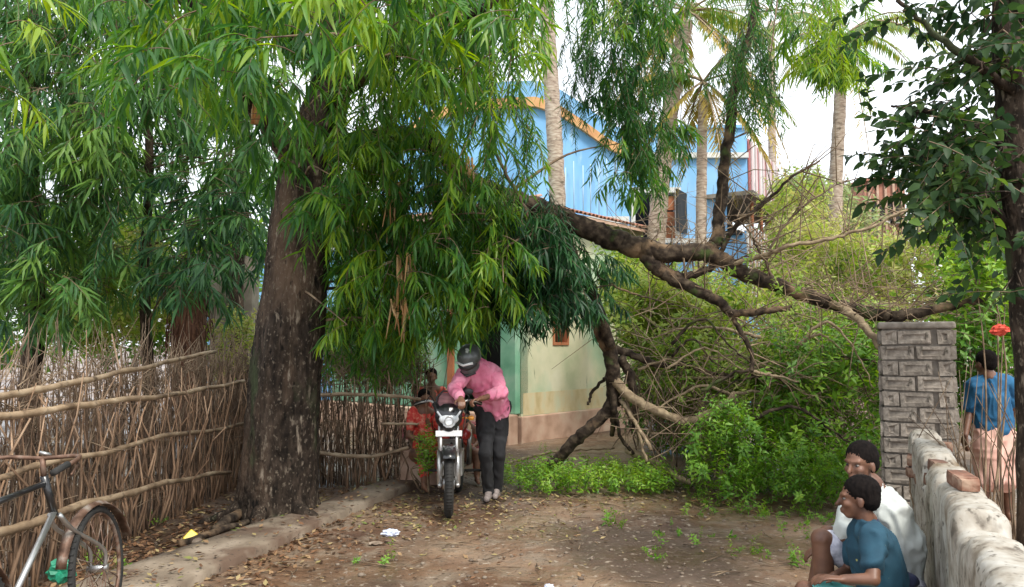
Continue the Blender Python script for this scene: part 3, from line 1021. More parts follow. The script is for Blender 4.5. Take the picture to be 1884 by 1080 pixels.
# ------------------------------------------------------------------ brick pillar
PC = P(1684, 592, 6.35)
pw, ph = .56, PC.z
px_c = PC.x + .12; py_c = 6.35 + .25
pil = empty('brick_pillar', (px_c, py_c, 0))
tag(pil, 'weathered grey brick gate pillar under the fallen branches', 'pillar')
mb = MB(); mb.box((px_c, py_c, ph / 2 - .03), (pw - .05, pw - .05, ph - .06)); mb.build('mortar_core', M['mortar'], pil, smooth=False)
mb = MB(); mb.box((px_c, py_c, ph - .03), (pw + .02, pw + .02, .06)); bevel_obj(mb.build('cap', M['mortar'], pil, smooth=False), .02, 3)


def frog_brick(w, h, t):
    """a brick face panel in local x-z, facing -y, with a pressed recess"""
    m = MB()
    fx, fz = w / 2 - .035, h / 2 - .028
    o = [(-w / 2, -h / 2), (w / 2, -h / 2), (w / 2, h / 2), (-w / 2, h / 2)]
    i_ = [(-fx, -fz), (fx, -fz), (fx, fz), (-fx, fz)]
    j_ = [(-fx + .01, -fz + .008), (fx - .01, -fz + .008), (fx - .01, fz - .008), (-fx + .01, fz - .008)]
    vs = [(x, -t, z) for x, z in o] + [(x, -t, z) for x, z in i_] + [(x, -t + .016, z) for x, z in j_] + [(x, 0.02, z) for x, z in o]
    fs = [(8, 9, 10, 11)]
    for a in range(4):
        b = (a + 1) % 4
        fs += [(a, b, 4 + b, 4 + a), (4 + a, 4 + b, 8 + b, 8 + a), (a, 12 + a, 12 + b, b)]
    m.add(vs, fs)
    return m


pitch = .1285
fb = {}
for w in (.245, .115):
    fb[w] = []
    for k_ in range(8):
        m_ = frog_brick(w, pitch - random.uniform(.012, .020), .03)
        m_.v = [(v[0] + random.gauss(0, .0035), v[1] + random.gauss(0, .0035), v[2] + random.gauss(0, .0035)) for v in m_.v]
        me = m_.mesh('brick'); me.materials.append(M['brick_grey']); fb[w].append(me)
for face in range(4):
    rot = Matrix.Rotation(face * PI / 2, 4, 'Z')
    for r in range(int((ph - .06) / pitch)):
        z = ph - .065 - pitch * (r + .5)
        if r % 2 == 0: lay = [(-.206, .115), (-.012, .245), (.196 + .012, .115)]
        else: lay = [(-.142, .245), (.125, .245)]
        for x, w in lay:
            o = bpy.data.objects.new('brick', random.choice(fb[w]))
            o.parent = pil
            o.matrix_local = rot @ Matrix.Translation((x + random.uniform(-.004, .004), -pw / 2 + .025 + random.uniform(-.006, .004), z)) @ Matrix.Rotation(random.uniform(-.02, .02), 4, 'Y')
            C.objects.link(o)

pil.rotation_euler.z = R(-25)
# ------------------------------------------------------------------ broken boundary wall
WA, WB = Vector((3.20, 5.98, 0)), Vector((1.485, 2.15, 0))
wd = (WB - WA).normalized(); WL = (WB - WA).length
wn_ = Vector((wd.y, -wd.x, 0))                      # outwards, to the road
if wn_.x > 0: wn_ = -wn_
bw = empty('boundary_wall', WA)
tag(bw, 'broken plastered boundary wall with rounded top running from the pillar', 'wall')
NS, NP = 260, 40
vs = []
for i in range(NS + 1):
    s = WL * i / NS
    h = .97 - .022 * s + .022 * noise.noise(Vector((s * 1.6, 3, 0))) + .012 * noise.noise(Vector((s * 7, 1, 0)))
    for (c0, c1, dep) in ((.26, .55, .24), (1.3, 1.62, .13), (2.1, 2.2, .05), (2.9, 3.3, .08)):   # knocked-out pieces
        if c0 < s < c1:
            h -= dep * min(1, min(s - c0, c1 - s) / .03)
    th = .105 + .012 * noise.noise(Vector((s * 3, 8, 0)))
    for j in range(NP + 1):
        u = j / NP
        if u < .32: off, z = th, (h - th) * u / .32
        elif u > .68: off, z = -th, (h - th) * (1 - u) / .32
        else:
            a = PI * (u - .32) / .36
            off, z = th * math.copysign(abs(math.cos(a)) ** .6, math.cos(a)), h - th + th * abs(math.sin(a)) ** .7
        p = WA + wd * s + wn_ * off
        w3 = Vector((p.x, p.y, z))
        nn = .008 * noise.noise(w3 * 4) + .005 * noise.noise(w3 * 11) + .004 * noise.noise(w3 * 31) + .003 * noise.noise(w3 * 70)
        if .24 < s < .62 or 1.2 < s < 1.7: nn += .03 * max(-.4, noise.noise(Vector((p.x * 14, p.y * 14, z * 14)))) * (z > .6)
        vs.append(p + wn_ * (nn if off > 0 else -nn) + Vector((0, 0, z + nn - .02)))
k = NP + 1
fs = [(i * k + j, i * k + j + 1, (i + 1) * k + j + 1, (i + 1) * k + j) for i in range(NS) for j in range(NP)]
fs += [tuple(range(NP, -1, -1)), tuple(NS * k + j for j in range(k))]
mb = MB(); mb.add(vs, fs); mb.build('plaster', M['plaster_old'], bw)
bmb = MB().ell((0, 0, 0), (1, 1, 1), None, 16, 10)
bmb.v = [tuple(math.copysign(abs(c) ** .28, c) * k_ * (1 + .10 * noise.noise(Vector(v) * 3)) for c, k_ in zip(v, (.105, .05, .034))) for v in bmb.v]
bm_ = bmb.mesh('brick'); bm_.materials.append(M['brick_red'])
for (s, off, z, a) in ((.36, .04, .84, .1), (.48, -.04, .83, .3), (.40, .09, .76, -.1), (.46, .10, .68, .05), (1.40, .02, .86, .1), (1.54, -.03, .85, .3), (.42, -.05, .87, 1.4), (.56, .06, .655, .02), (1.47, .05, .78, .1), (2.36, 0, .93, .2)):
    o = bpy.data.objects.new('brick', bm_); o.parent = bw
    p = wd * s + wn_ * off
    o.location = (p.x, p.y, z); o.rotation_euler = (random.uniform(-.08, .08), random.uniform(-.08, .08), math.atan2(wd.y, wd.x) + a)
    C.objects.link(o)

# ------------------------------------------------------------------ stick fence
FX = -3.2


def fence_path(t):
    """t metres along the fence line: away from the viewer, then a bend to the right"""
    L1 = 6.6
    if t < L1: return Vector((FX + .04 * math.sin(t * 1.3), 2.6 + t, 0)), Vector((0, 1, 0))
    u = t - L1
    return Vector((FX + .1 + u, 9.2 - .28 * math.sin(min(1, u / 2.2) * PI) - .12 * u, 0)), Vector((1, -.1, 0)).normalized()


FL = 6.6 + 2.15
fence = empty('stick_fence', (FX, 6, 0))
tag(fence, 'rustic fence of upright dry sticks tied to long bamboo rails on the left', 'fence')
stm = []
for k in range(10):
    m_ = MB(); pts = [Vector((0, 0, 0))]
    for j in range(1, 6):
        pts.append(Vector((random.gauss(0, .026) * j ** .5, random.gauss(0, .026) * j ** .5, j * .2)))
    m_.tube(pts, [.011 - .0012 * j for j in range(6)], 5)
    me = m_.mesh('stick'); me.materials.append(M['stick']); me.polygons.foreach_set('use_smooth', [True] * len(me.polygons)); stm.append(me)
nst = 0
allst = []
for i in range(1150):
    t = FL * (i + random.random()) / 1150
    allst.append(t)
random.shuffle(allst)
mass = MB()
for i, t in enumerate(allst):
    p, d = fence_path(t)
    side = Vector((d.y, -d.x, 0))
    if t > 6.6 and side.y > 0: side = -side
    front = i < 290
    off = random.uniform(.01, .07) if front else random.uniform(-.14, .02)
    h = random.uniform(1.1, 1.45) if front else random.uniform(.9, 1.55)
    if random.random() < .05: h += .3
    lean = random.gauss(0, .07) if random.random() < .7 else random.gauss(0, .24)
    th = random.uniform(.5, 1.25) if front else random.uniform(.4, .95)
    q = p + side * off
    if front:
        o = bpy.data.objects.new('fence_stick', random.choice(stm)); o.parent = fence
        o.location = q - wloc(fence) + Vector((0, 0, -.03))
        o.rotation_euler = (-lean * d.y + random.gauss(0, .03), lean * d.x + random.gauss(0, .03), random.uniform(0, 6))
        o.scale = (th, th, h)
        C.objects.link(o)
    else:
        dr = d * lean * h
        mid = q + dr * .5 + Vector((random.gauss(0, .02), random.gauss(0, .02), h * .5))
        mass.tube([q, mid, q + dr + Vector((random.gauss(0, .03), random.gauss(0, .03), h))], [.010 * th, .008 * th, .003], 4, cap=False)
o = mass.build('stick_bundle', M['stick_shaded'], fence); o['kind'] = 'stuff'
brush = MB()                                                  # criss-cross twigs woven in and sticking out on top
for i in range(2200):
    t = random.uniform(0, FL)
    p, d = fence_path(t)
    z = random.uniform(.1, 1.35) if random.random() < .7 else random.uniform(1.1, 1.45)
    L = random.uniform(.2, .55)
    dr = d * random.gauss(0, .7) + Vector((0, 0, random.gauss(.5, .5))) + Vector((random.gauss(0, .12), random.gauss(0, .12), 0))
    dr = dr.normalized() * L
    q = p + Vector((random.uniform(-.12, .05), random.uniform(-.05, .05), z))
    brush.tube([q, q + dr * .5 + Vector((random.gauss(0, .02), random.gauss(0, .02), random.gauss(0, .02))), q + dr], [.005, .004, .0018], 3, cap=False)
o = brush.build('brushwood', M['twig_grey'], fence); o['kind'] = 'stuff'


def rail(pts, r0, r1, label=None):
    path = smooth_path(pts, 8)
    n = len(path)
    m_ = MB()
    rr = []
    for i in range(n):
        r = r0 + (r1 - r0) * i / (n - 1)
        if i % 5 == 2: r *= 1.14
        rr.append(r)
    m_.tube([p + Vector((0, 0, .035 * noise.noise(p * 1.5 + Vector((r0 * 900, 0, 0))))) for p in jitter(path, .004)], rr, 8, nz=.12, nsc=14)
    o = m_.build('rail', M['bamboo'], fence)
    if label: o['label'] = label


XR = FX + .14


def onrail(px, py):
    """a point of the fence plane x = XR"""
    a, b = (px - W / 2) / F, (H / 2 - py) / F
    d = XR / a * (CP - b * SP)
    return P(px, py, d)


rail([onrail(-260, 800), onrail(0, 733), onrail(130, 706), onrail(270, 676), onrail(395, 648)], .026, .018)
rail([onrail(-260, 800) + Vector((0, 0, .0)), onrail(0, 768), onrail(150, 748), onrail(300, 727), onrail(448, 702)], .026, .02)
rail([onrail(-200, 950), onrail(0, 885), onrail(120, 848), onrail(250, 818), onrail(350, 797), onrail(446, 780)], .020, .02)
rail([onrail(-200, 1050), onrail(0, 979), onrail(140, 934), onrail(270, 898), onrail(340, 884), onrail(424, 868)], .034, .02)
rail([P(560, 727, 8.75), P(640, 728, 8.6), P(720, 732, 8.55), P(775, 738, 8.6)], .022, .016)
rail([P(555, 826, 8.7), P(600, 834, 8.6), P(650, 838, 8.5), P(700, 836, 8.5), P(752, 824, 8.5)], .026, .018)
rail([P(700, 780, 8.6), P(740, 779, 8.55), P(770, 779, 8.55)], .014, .012)

# ================================================================== TREES
def tree_root(name, base, label, cat='tree', group=None):
    t = empty(name, base)
    return tag(t, label, cat, group)


# ---- the big tree left of the road
TD = 7.35
base = G(514, 942); base.y = TD
mt = tree_root('mast_tree', P(514, 942, TD) * 1, 'large drooping mast tree with thick dark trunk beside the stick fence')
mt.location.z = 0
spec_ = [(512, 975, 84), (512, 950, 76), (512, 925, 71), (514, 880, 69), (519, 800, 66), (526, 700, 63), (537, 600, 60), (547, 500, 57), (557, 400, 54), (573, 300, 50), (594, 220, 42), (610, 150, 35), (618, 60, 31), (622, -60, 28), (624, -250, 24), (620, -500, 18), (615, -800, 10)]
tp = [P(x, y, TD) for x, y, r in spec_]; tr = [r / (F / TD) for x, y, r in spec_]
mb = MB(); mb.tube(smooth_path(tp, 22), smooth_rad(tr, 22), 150, nz=.085, nsc=3.0, zs=.3, seed=3, flute=.035)
cx_ = smooth_path(tp, 22)
for i in range(len(cx_)):                                  # ridged, plated bark
    for k_ in range(150):
        v = Vector(mb.v[i * 150 + k_]); o_ = v - cx_[i]; o_.z = 0
        w3 = Vector((v.x * 13, v.y * 13, v.z * 2.6))
        w3 += Vector((noise.noise(v * 3), noise.noise(v * 3 + Vector((7, 0, 0))), 0)) * 1.5
        r_ = .5 - abs(noise.noise(w3)) * 1.6 + .35 * noise.noise(v * 38)
        mb.v[i * 150 + k_] = tuple(v + o_.normalized() * .017 * r_)
mb.build('trunk', M['bark'], mt)
for a_, L_r in ((205, .35), (262, .25), (318, .4)):      # surface roots
    q = MB(); c0 = Vector((tp[1].x, TD, .06)); d_ = Vector((math.cos(R(a_)), math.sin(R(a_)), 0))
    q.tube(smooth_path([c0 + d_ * .18 + Vector((0, 0, .12)), c0 + d_ * .38, c0 + d_ * (.38 + L_r * .4) + Vector((.03, 0, -.03)), c0 + d_ * (.38 + L_r) + Vector((0, 0, -.09))], 6), [.11 - .005 * i for i in range(19)], 12, nz=.25, nsc=8)
    q.build('root', M['bark'], mt)
tnodes = smooth_path(tp, 4)


def branch(parent, pts, r0, r1, m='bark', n=10, nz=.12, name='branch', label=None, k=7, jit=.012, kids=None, seed=1):
    """pts: (px,py,depth)"""
    w = [P(*p) if not isinstance(p, Vector) else p for p in pts]
    path = smooth_path(w, k)
    path = [path[0]] + jitter(path[1:-1], jit) + [path[-1]]
    q = MB(); L = len(path)
    q.tube(path, [r0 + (r1 - r0) * (i / (L - 1)) ** .9 for i in range(L)], n, nz=nz, nsc=9, seed=seed)
    o = q.build(name, M[m], parent)
    if label: o['label'] = label
    return path


bn = []
bn += branch(mt, [(566, 345, TD), (515, 250, 7.1), (470, 190, 6.8), (445, 150, 6.5), (390, 70, 6.2), (330, -20, 5.9), (250, -160, 5.6)], .14, .05)
bn += branch(mt, [(594, 290, TD), (650, 262, 7.3), (720, 250, 7.3), (790, 262, 7.4), (850, 320, 7.5), (905, 356, 7.6)], .085, .105)
bn += branch(mt, [(612, 150, TD), (560, 90, 6.9), (500, 0, 6.4), (460, -120, 6.0)], .10, .04)
bn += branch(mt, [(618, 60, TD), (690, -20, 7.0), (800, -90, 6.6), (930, -120, 6.4)], .10, .04)
bn += branch(mt, [(600, 200, TD), (660, 150, 6.6), (740, 90, 6.2), (830, 40, 6.0), (950, -10, 5.8)], .07, .03)
bn += branch(mt, [(622, -60, TD), (760, -160, 7.6), (1000, -200, 7.8), (1200, -170, 7.8), (1420, -130, 7.6)], .10, .04)
bn += branch(mt, [(624, -150, TD), (500, -260, 6.2), (300, -330, 5.2), (60, -360, 4.8)], .10, .04)
bn += branch(mt, [(780, 205, 7.2), (800, 250, 7.3), (845, 330, 7.4), (880, 385, 7.4), (930, 412, 7.45)], .02, .018, m='twig')
bn += branch(mt, [(905, 270, 7.2), (930, 320, 7.2), (960, 372, 7.25), (985, 440, 7.3)], .016, .02, m='twig')
q = MB()
for i in range(9):                                       # torn orange wood on the left limb
    p = P(470 + random.uniform(-8, 8), 228, 6.66)
    q.tube([p, p + Vector((random.uniform(-.03, .03), 0, random.uniform(.12, .26)))], [.018, .003], 5)
q.build('torn_wood', M['torn_wood'], mt)
for (x, y, d, h) in ((725, 350, 6.9, .5), (745, 480, 7.0, .6), (735, 560, 7.0, .4), (860, 300, 6.9, .3)):    # dead hanging bunches
    q = MB()
    for i in range(16):
        p = P(x + random.uniform(-16, 16), y, d) + Vector((0, random.uniform(-.1, .1), random.uniform(-.1, .1)))
        q.tube([p, p + Vector((random.uniform(-.05, .05), random.uniform(-.05, .05), -h * random.uniform(.3, .8)))], [.012, .004], 4)
    q.build('dead_leaf_bunch', M['torn_wood'], mt)

near = []
near += scatter([(190, -30), (400, -60), (760, -40), (800, 60), (740, 150), (640, 120), (600, 100), (540, 160), (470, 230), (400, 250), (330, 200), (240, 200)], 4.3, 5.6, 105, 'whorl', .95, 1.35, (.0, .25), .35)
near += scatter([(700, -40), (985, -40), (970, 110), (960, 190), (930, 200), (830, 150), (760, 150), (700, 120)], 5.2, 6.6, 34, 'strand', .55, .8, (.0, .35), .25)
near += scatter([(680, -60), (960, -60), (960, 150), (900, 200), (720, 150)], 4.9, 6.0, 34, 'whorl', .95, 1.25, (.05, .4), .3)
near += scatter([(-30, -30), (14, -20), (22, 90), (30, 180), (-20, 200)], 3.9, 4.3, 6, 'whorl', .8, 1.0, (.4, .5), .3)
near += scatter([(680, 120), (770, 140), (760, 230), (700, 190)], 5.6, 6.1, 6, 'whorl', .7, .9, (.3, .4), .3)
near += scatter([(440, 230), (600, 210), (620, 330), (600, 430), (470, 330)], 6.0, 6.6, 18, 'whorl', .9, 1.2, (-.15, .05), .3)
near += scatter([(540, 360), (700, 330), (720, 410), (620, 430), (560, 430)], 6.2, 6.7, 16, 'whorl', 1.0, 1.3, (-.05, .1), .3)
near += scatter([(930, 180), (985, 280), (950, 370), (900, 370), (880, 300), (900, 240)], 6.4, 7.2, 22, 'strand', .5, .7, (.0, .25), .25)
near += scatter([(1480, -40), (1590, -30), (1600, 80), (1590, 130), (1550, 150), (1500, 130), (1475, 60)], 6.2, 7.4, 26, 'strand', .5, .7, (.25, .5), .2)
spray_parts(near[:292], mt, [M['twig'], M['mast_leaf']], 'mast')

core = scatter([(620, 220), (790, 215), (850, 310), (800, 340), (640, 300)], 6.5, 7.2, 46, 'whorl', .9, 1.2, (-.1, .3))
core += scatter([(560, -80), (1000, -80), (1000, 150), (975, 300), (880, 330), (820, 170), (760, 200), (660, 260), (620, 200)], 6.0, 8.4, 210, 'strand', .8, 1.1, (-.1, .25), clump=.35)
core += scatter([(600, 240), (770, 230), (800, 330), (960, 370), (960, 540), (900, 560), (800, 590), (760, 590), (610, 600), (605, 450)], 6.9, 8.3, 290, 'strand', .7, 1.0, (-.2, .2), clump=.4)  # lower tints: shade inside the crown put into the leaf colour
core += scatter([(610, 300), (760, 250), (960, 390), (960, 590), (860, 610), (800, 640), (620, 620)], 6.6, 8.0, 240, 'whorl', .8, 1.2, (-.2, .3), clump=.4)
core += scatter([(620, 560), (770, 560), (785, 630), (740, 660), (620, 650)], 7.9, 8.5, 40, 'strand', .7, .9, (-.1, .1), clump=.3)
core += scatter([(200, -80), (640, -80), (590, 110), (480, 250), (330, 160), (200, 180)], 5.6, 7.8, 150, 'whorl', .9, 1.2, (-.25, .15), clump=.4)
core += scatter([(1030, -80), (1600, -80), (1600, 10), (1440, 20), (1300, 20), (1040, 30)], 6.8, 8.4, 80, 'strand', .6, .9, (-.15, .25), clump=.2)
core += scatter([(1120, -30), (1240, -30), (1235, 200), (1220, 340), (1140, 340), (1120, 200)], 7.2, 8.3, 110, 'strand', .55, .8, (-.5, .0), clump=.35)
core += scatter([(1110, -30), (1245, -30), (1240, 200), (1225, 360), (1130, 360), (1115, 200)], 7.2, 8.3, 90, 'whorl', .8, 1.1, (-.5, .05), clump=.35)
core += scatter([(1035, 60), (1100, 60), (1090, 200), (1050, 250), (1035, 200)], 7.4, 8.3, 40, 'strand', .4, .6, (-.45, -.1), clump=.0)
core += scatter([(1360, 60), (1430, 90), (1430, 200), (1370, 230), (1330, 190), (1330, 100)], 7.4, 8.6, 70, 'strand', .5, .7, (-.45, .05), clump=.1)
core += scatter([(1450, 50), (1590, 60), (1600, 130), (1540, 150), (1490, 150), (1450, 110)], 6.8, 7.8, 70, 'whorl', .7, 1.0, (-.3, .35), clump=.1)
core += scatter([(-200, -700), (1400, -700), (1400, -60), (-200, -60)], 4.6, 9.5, 210, 'whorl', 1.2, 1.6, (-.2, .2))   # crown above the frame: throws the shade
merge_sprays('crown', core, mt, [M['twig'], M['mast_leaf']], hi=1)
q = MB(); limbs(q, tnodes[10:] + bn, near + core, 150, .018, .2)
o = q.build('twigs', M['twig'], mt); o['kind'] = 'stuff'

# ---- trees behind the fence on the left
def simple_tree(name, label, px, d, r, regions, ntop, key='mast_far', barkm='bark', kinds='strand', pyb=None, wob=6, nl=50, lrad=.012, group=None):
    b = P(px, 635, d); b.z = 0
    t = tree_root(name, b, label, group=group)
    S = F / d
    ys = np.linspace(635 + 1.6 * S + 8, ntop, 9)
    pts = [P(px + wob * math.sin(i * 1.7 + px), y, d) for i, y in enumerate(ys)]
    m_ = MB(); path = smooth_path(pts, 5)
    m_.tube(path, [r * (1.15 - .7 * i / (len(path) - 1)) for i in range(len(path))], 12, nz=.12, nsc=6, zs=.4)
    m_.build('trunk', M[barkm], t)
    pl = []
    for rg in regions: pl += scatter(*rg[0], **rg[1])
    if pl:
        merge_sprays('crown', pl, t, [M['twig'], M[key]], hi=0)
        m2 = MB(); limbs(m2, path[4:], pl, nl, lrad, .1)
        m2.build('branches', M['twig'], t)['kind'] = 'stuff'
    return t


simple_tree('mast_tree', 'slender mast tree with thin brown trunk behind the left part of the fence', 270, 10.0, .075,
            [((([(120, -60), (480, -60), (470, 330), (420, 420), (400, 300), (300, 330), (200, 380), (140, 300)]), 9.0, 11.0, 380, 'whorl', 1.1, 1.7), dict(clump=.04, tint=(.0, .5), tilt=.5)),
             ((([(300, 330), (470, 340), (470, 460), (420, 540), (330, 560), (310, 450)]), 8.6, 10.0, 110, 'whorl', 1.1, 1.6), dict(clump=.3, tint=(-.25, .15), tilt=.5)),
             ((([(280, 500), (390, 480), (400, 560), (340, 570), (290, 590)]), 8.2, 8.8, 20, 'whorl', 1.1, 1.6), dict(tint=(-.1, .1)))], -100, wob=5)
simple_tree('mast_tree', 'dense dark mast tree filling the far left of the view behind the fence', 60, 9.5, .12,
            [((([(-60, -60), (230, -60), (240, 140), (220, 330), (235, 520), (150, 600), (-60, 600)]), 8.0, 10.5, 700, 'whorl', 1.1, 1.7), dict(clump=.08, tint=(-.1, .4), tilt=.5)), (([(-60, 0), (230, 0), (220, 500), (-60, 560)], 8.0, 10.0, 120, 'strand', .7, 1.0), dict(clump=.3, tint=(-.2, .2)))], -200)
simple_tree('mast_tree', 'half hidden mast tree between the slender trunk and the thick trunk', 440, 12.5, .13,
            [((([(300, 60), (520, 60), (500, 300), (470, 420), (380, 420), (300, 330)]), 11.5, 13.5, 150, 'whorl', 1.4, 2.0), dict(clump=.0, tint=(.1, .55), tilt=.5))], 0)
# stump with reddish fibre and a fan of leaves (old palm stem)
b = P(350, 635, 9.9); b.z = 0
t = tree_root('palm_stump', b, 'short reddish fibrous palm stem behind the fence near the thick trunk', 'palm')
q = MB(); q.tube(smooth_path([P(352, 800, 9.9), P(350, 690, 9.9), P(348, 600, 9.9), P(352, 530, 9.9)], 6), .20, 20, nz=.25, nsc=9)
q.build('trunk', M['palm_fibre'], t)
q = MB()
for i in range(90):
    a = random.uniform(0, 2 * PI); z = random.uniform(0, 1)
    p = P(350, 640, 9.9); p = Vector((p.x + .2 * math.cos(a), p.y + .2 * math.sin(a), 1.5 + z * .9))
    q.tube([p, p + Vector((math.cos(a) * .08, math.sin(a) * .08, -.12)), p + Vector((math.cos(a) * .1, math.sin(a) * .1, -.35))], [.008, .006, .003], 3)
q.build('hanging_fibre', M['palm_fibre'], t)['kind'] = 'stuff'


def palm_frond(p, az, L, rise, droop, nl=46, lw=.02, ll=.42):
    """rachis plus leaflets, numpy leaves"""
    pts, ps, ds, ls = [], [], [], []
    h = Vector((math.cos(az), math.sin(az), 0))
    for i in range(13):
        t = i / 12
        pts.append(p + h * (L * (t - .12 * t * t * droop)) + Vector((0, 0, rise * L * t - droop * L * t * t)))
    side = Vector((-h.y, h.x, 0))
    for i in range(nl):
        t = .12 + .86 * i / (nl - 1)
        k = min(11, int(t * 12)); f = t * 12 - k
        q = pts[k].lerp(pts[k + 1], f)
        for s in (-1, 1):
            ps.append(tuple(q)); ds.append(tuple(h * .55 + side * s * .9 + Vector((0, 0, -.55 - .3 * random.random()))))
            ls.append(ll * math.sin(PI * min(.98, .12 + .85 * t)) ** .6 * random.uniform(.85, 1.1))
    return pts, ps, ds, ls


def palm(label, trunk, r0, r1, crown, nf, L, dry=4, seed=1, base=None, group='coconut palms behind the fallen limb'):
    b = P(*trunk[0]); b.z = 0
    t = tree_root('palm_tree', b, label, 'palm', group)
    path = smooth_path([P(*p) for p in trunk], 8)
    rad = [(r0 + (r1 - r0) * i / (len(path) - 1)) * (1.06 if i % 2 else .97) for i in range(len(path))]
    m_ = MB(); m_.tube(path, rad, 14, nz=.05, nsc=5); m_.build('trunk', M['palm_trunk'], t)
    if not crown: return t
    c = P(*crown)
    for j in range(nf + dry):
        isdry = j >= nf
        az = j * 2.4 + seed
        rise = random.uniform(.2, .9) if not isdry else random.uniform(-.9, -.4)
        pts, ps, ds, ls = palm_frond(c, az, L * random.uniform(.85, 1.1) * (.8 if isdry else 1), rise, random.uniform(.6, 1.0))
        V, Fc, T = leaves_mesh(leaf_template(.06, .25, False), np.array(ps), np.array(ds), np.array(ls), np.random.uniform(-.4, .4, len(ps)), rng.uniform(.2, .8, len(ps)))
        tv, tf = tri_tube(pts, .03, .006)
        base_ = np.array(tuple(wloc(t)))
        me = np_mesh('frond', np.vstack([tv, V]) - base_, np.vstack([tf, Fc + len(tv)]), np.concatenate([np.zeros(len(tv)), T]))
        mm = M['palm_dry'] if isdry else M['palm_leaf']
        me.materials.append(M['bark_pale']); me.materials.append(mm)
        mi = np.ones(len(me.polygons), dtype=np.int32); mi[:len(tf)] = 0
        me.polygons.foreach_set('material_index', mi)
        o = bpy.data.objects.new('frond', me); o.parent = t; C.objects.link(o)
    return t


palm('tall pale palm trunk crossing the orange arched trim of the blue building', [(1036, 700, 18.2), (1032, 560, 18.2), (1026, 380, 18.2), (1020, 250, 18.2), (1012, 120, 18.2), (1000, -60, 18.2), (992, -160, 18.2)], .21, .17, (990, -170, 18.2), 10, 3.8, seed=.4)
palm('curved leaning palm trunk in front of the brown shutter of the blue building', [(1196, 760, 15.0), (1200, 600, 15), (1206, 470, 15), (1214, 360, 15), (1228, 240, 15), (1246, 120, 15), (1262, 40, 15)], .20, .15, (1266, 20, 15), 11, 2.8, 6, seed=1.7)
palm('straight brown and white banded trunk between the leaning palm and the upright branch', [(1285, 760, 14.5), (1287, 600, 14.5), (1290, 400, 14.5), (1292, 250, 14.5), (1294, 180, 14.5)], .12, .085, (1294, 150, 14.5), 6, 1.9, 5, seed=2.9)
palm('slim pale palm trunk standing alone against the white sky on the right', [(1536, 760, 17), (1537, 500, 17), (1538, 330, 17), (1545, 200, 17), (1548, 90, 17)], .17, .12, (1548, 70, 17), 12, 2.5, 1, seed=.9)
palm('faint far palm trunk behind the drooping leaves right of the upright branch', [(1424, 700, 27), (1422, 400, 27), (1420, 200, 27), (1418, 40, 27)], .16, .12, (1418, 20, 27), 9, 3.4, 0, seed=2.2)

# ---- the fallen tree hanging across the road
ft = tree_root('fallen_tree', P(1130, 635, 8.2), 'huge fallen leafy limb lying across the road and over the brick pillar', 'fallen tree')
ft.location.z = 0
fn = []
D0 = 8.0
fn += branch(ft, [(895, 352, 7.62), (960, 372, 7.8), (1030, 398, D0), (1100, 430, D0), (1150, 448, D0), (1195, 460, D0)], .10, .115, 'bark_fallen', 18, .16, name='trunk', k=9, seed=2)
fn += branch(ft, [(1185, 455, D0), (1230, 466, D0), (1290, 464, D0), (1330, 480, D0), (1370, 505, D0), (1430, 525, 7.9), (1500, 548, 7.7), (1570, 570, 7.4), (1640, 583, 7.1)], .105, .06, 'bark_fallen', 14, .16, seed=3)
fn += branch(ft, [(1180, 460, D0), (1205, 490, D0), (1240, 515, D0), (1290, 538, 7.9), (1325, 556, 7.9), (1345, 575, 7.9), (1400, 574, 7.8), (1455, 566, 7.8)], .08, .03, 'bark_fallen', 12, .16, seed=4)
fn += branch(ft, [(1195, 470, D0), (1225, 497, D0), (1260, 508, D0), (1300, 496, 8.0), (1330, 476, 8.0)], .045, .035, 'bark_fallen', 8)
fn += branch(ft, [(1300, 466, 8.0), (1318, 440, 8.05), (1326, 380, 8.1), (1334, 300, 8.1), (1346, 200, 8.1), (1362, 110, 8.1), (1385, 40, 8.1), (1392, -60, 8.1)], .075, .04, 'bark_fallen', 12, seed=6)
fn += branch(ft, [(1640, 583, 7.1), (1700, 574, 7.0), (1760, 562, 6.9), (1815, 548, 6.8)], .06, .022, 'bark_fallen', 9)
fn += branch(ft, [(1520, 552, 7.65), (1560, 572, 7.3), (1595, 605, 7.1), (1622, 643, 7.0)], .045, .032, 'bark_pale', 9)
fn += branch(ft, [(1345, 575, 7.9), (1362, 610, 7.9), (1383, 650, 7.9), (1384, 684, 7.9)], .03, .022, 'bark_fallen', 8)
fn += branch(ft, [(1325, 470, 8.0), (1350, 420, 7.9), (1400, 378, 7.8), (1450, 332, 7.7), (1508, 296, 7.6)], .03, .01, 'bark_fallen', 7)
fn += branch(ft, [(1338, 488, 8.0), (1400, 472, 7.8), (1450, 452, 7.6), (1530, 438, 7.5), (1600, 418, 7.4), (1655, 392, 7.3), (1730, 382, 7.2)], .028, .010, 'bark_pale', 7)
fn += branch(ft, [(1400, 470, 7.8), (1380, 430, 7.8), (1352, 395, 7.8)], .016, .006, 'bark_fallen', 6)
fn += branch(ft, [(1430, 525, 7.9), (1412, 480, 7.9), (1440, 420, 7.9), (1490, 370, 7.8), (1560, 330, 7.8)], .02, .006, 'twig', 6)
fn += branch(ft, [(1655, 392, 7.3), (1700, 420, 7.3), (1740, 425, 7.2)], .012, .005, 'twig', 5)
fn += branch(ft, [(1384, 684, 7.9), (1420, 690, 7.9), (1470, 702, 7.8)], .02, .01, 'bark_pale', 6)
fn += branch(ft, [(1120, 520, 7.9), (1160, 540, 7.9), (1240, 560, 8.0)], .016, .008, 'bark_fallen', 6)
fn += branch(ft, [(1030, 400, D0), (1060, 480, 8.0), (1098, 560, 8.1), (1125, 640, 8.3)], .05, .06, 'bark_fallen', 10)
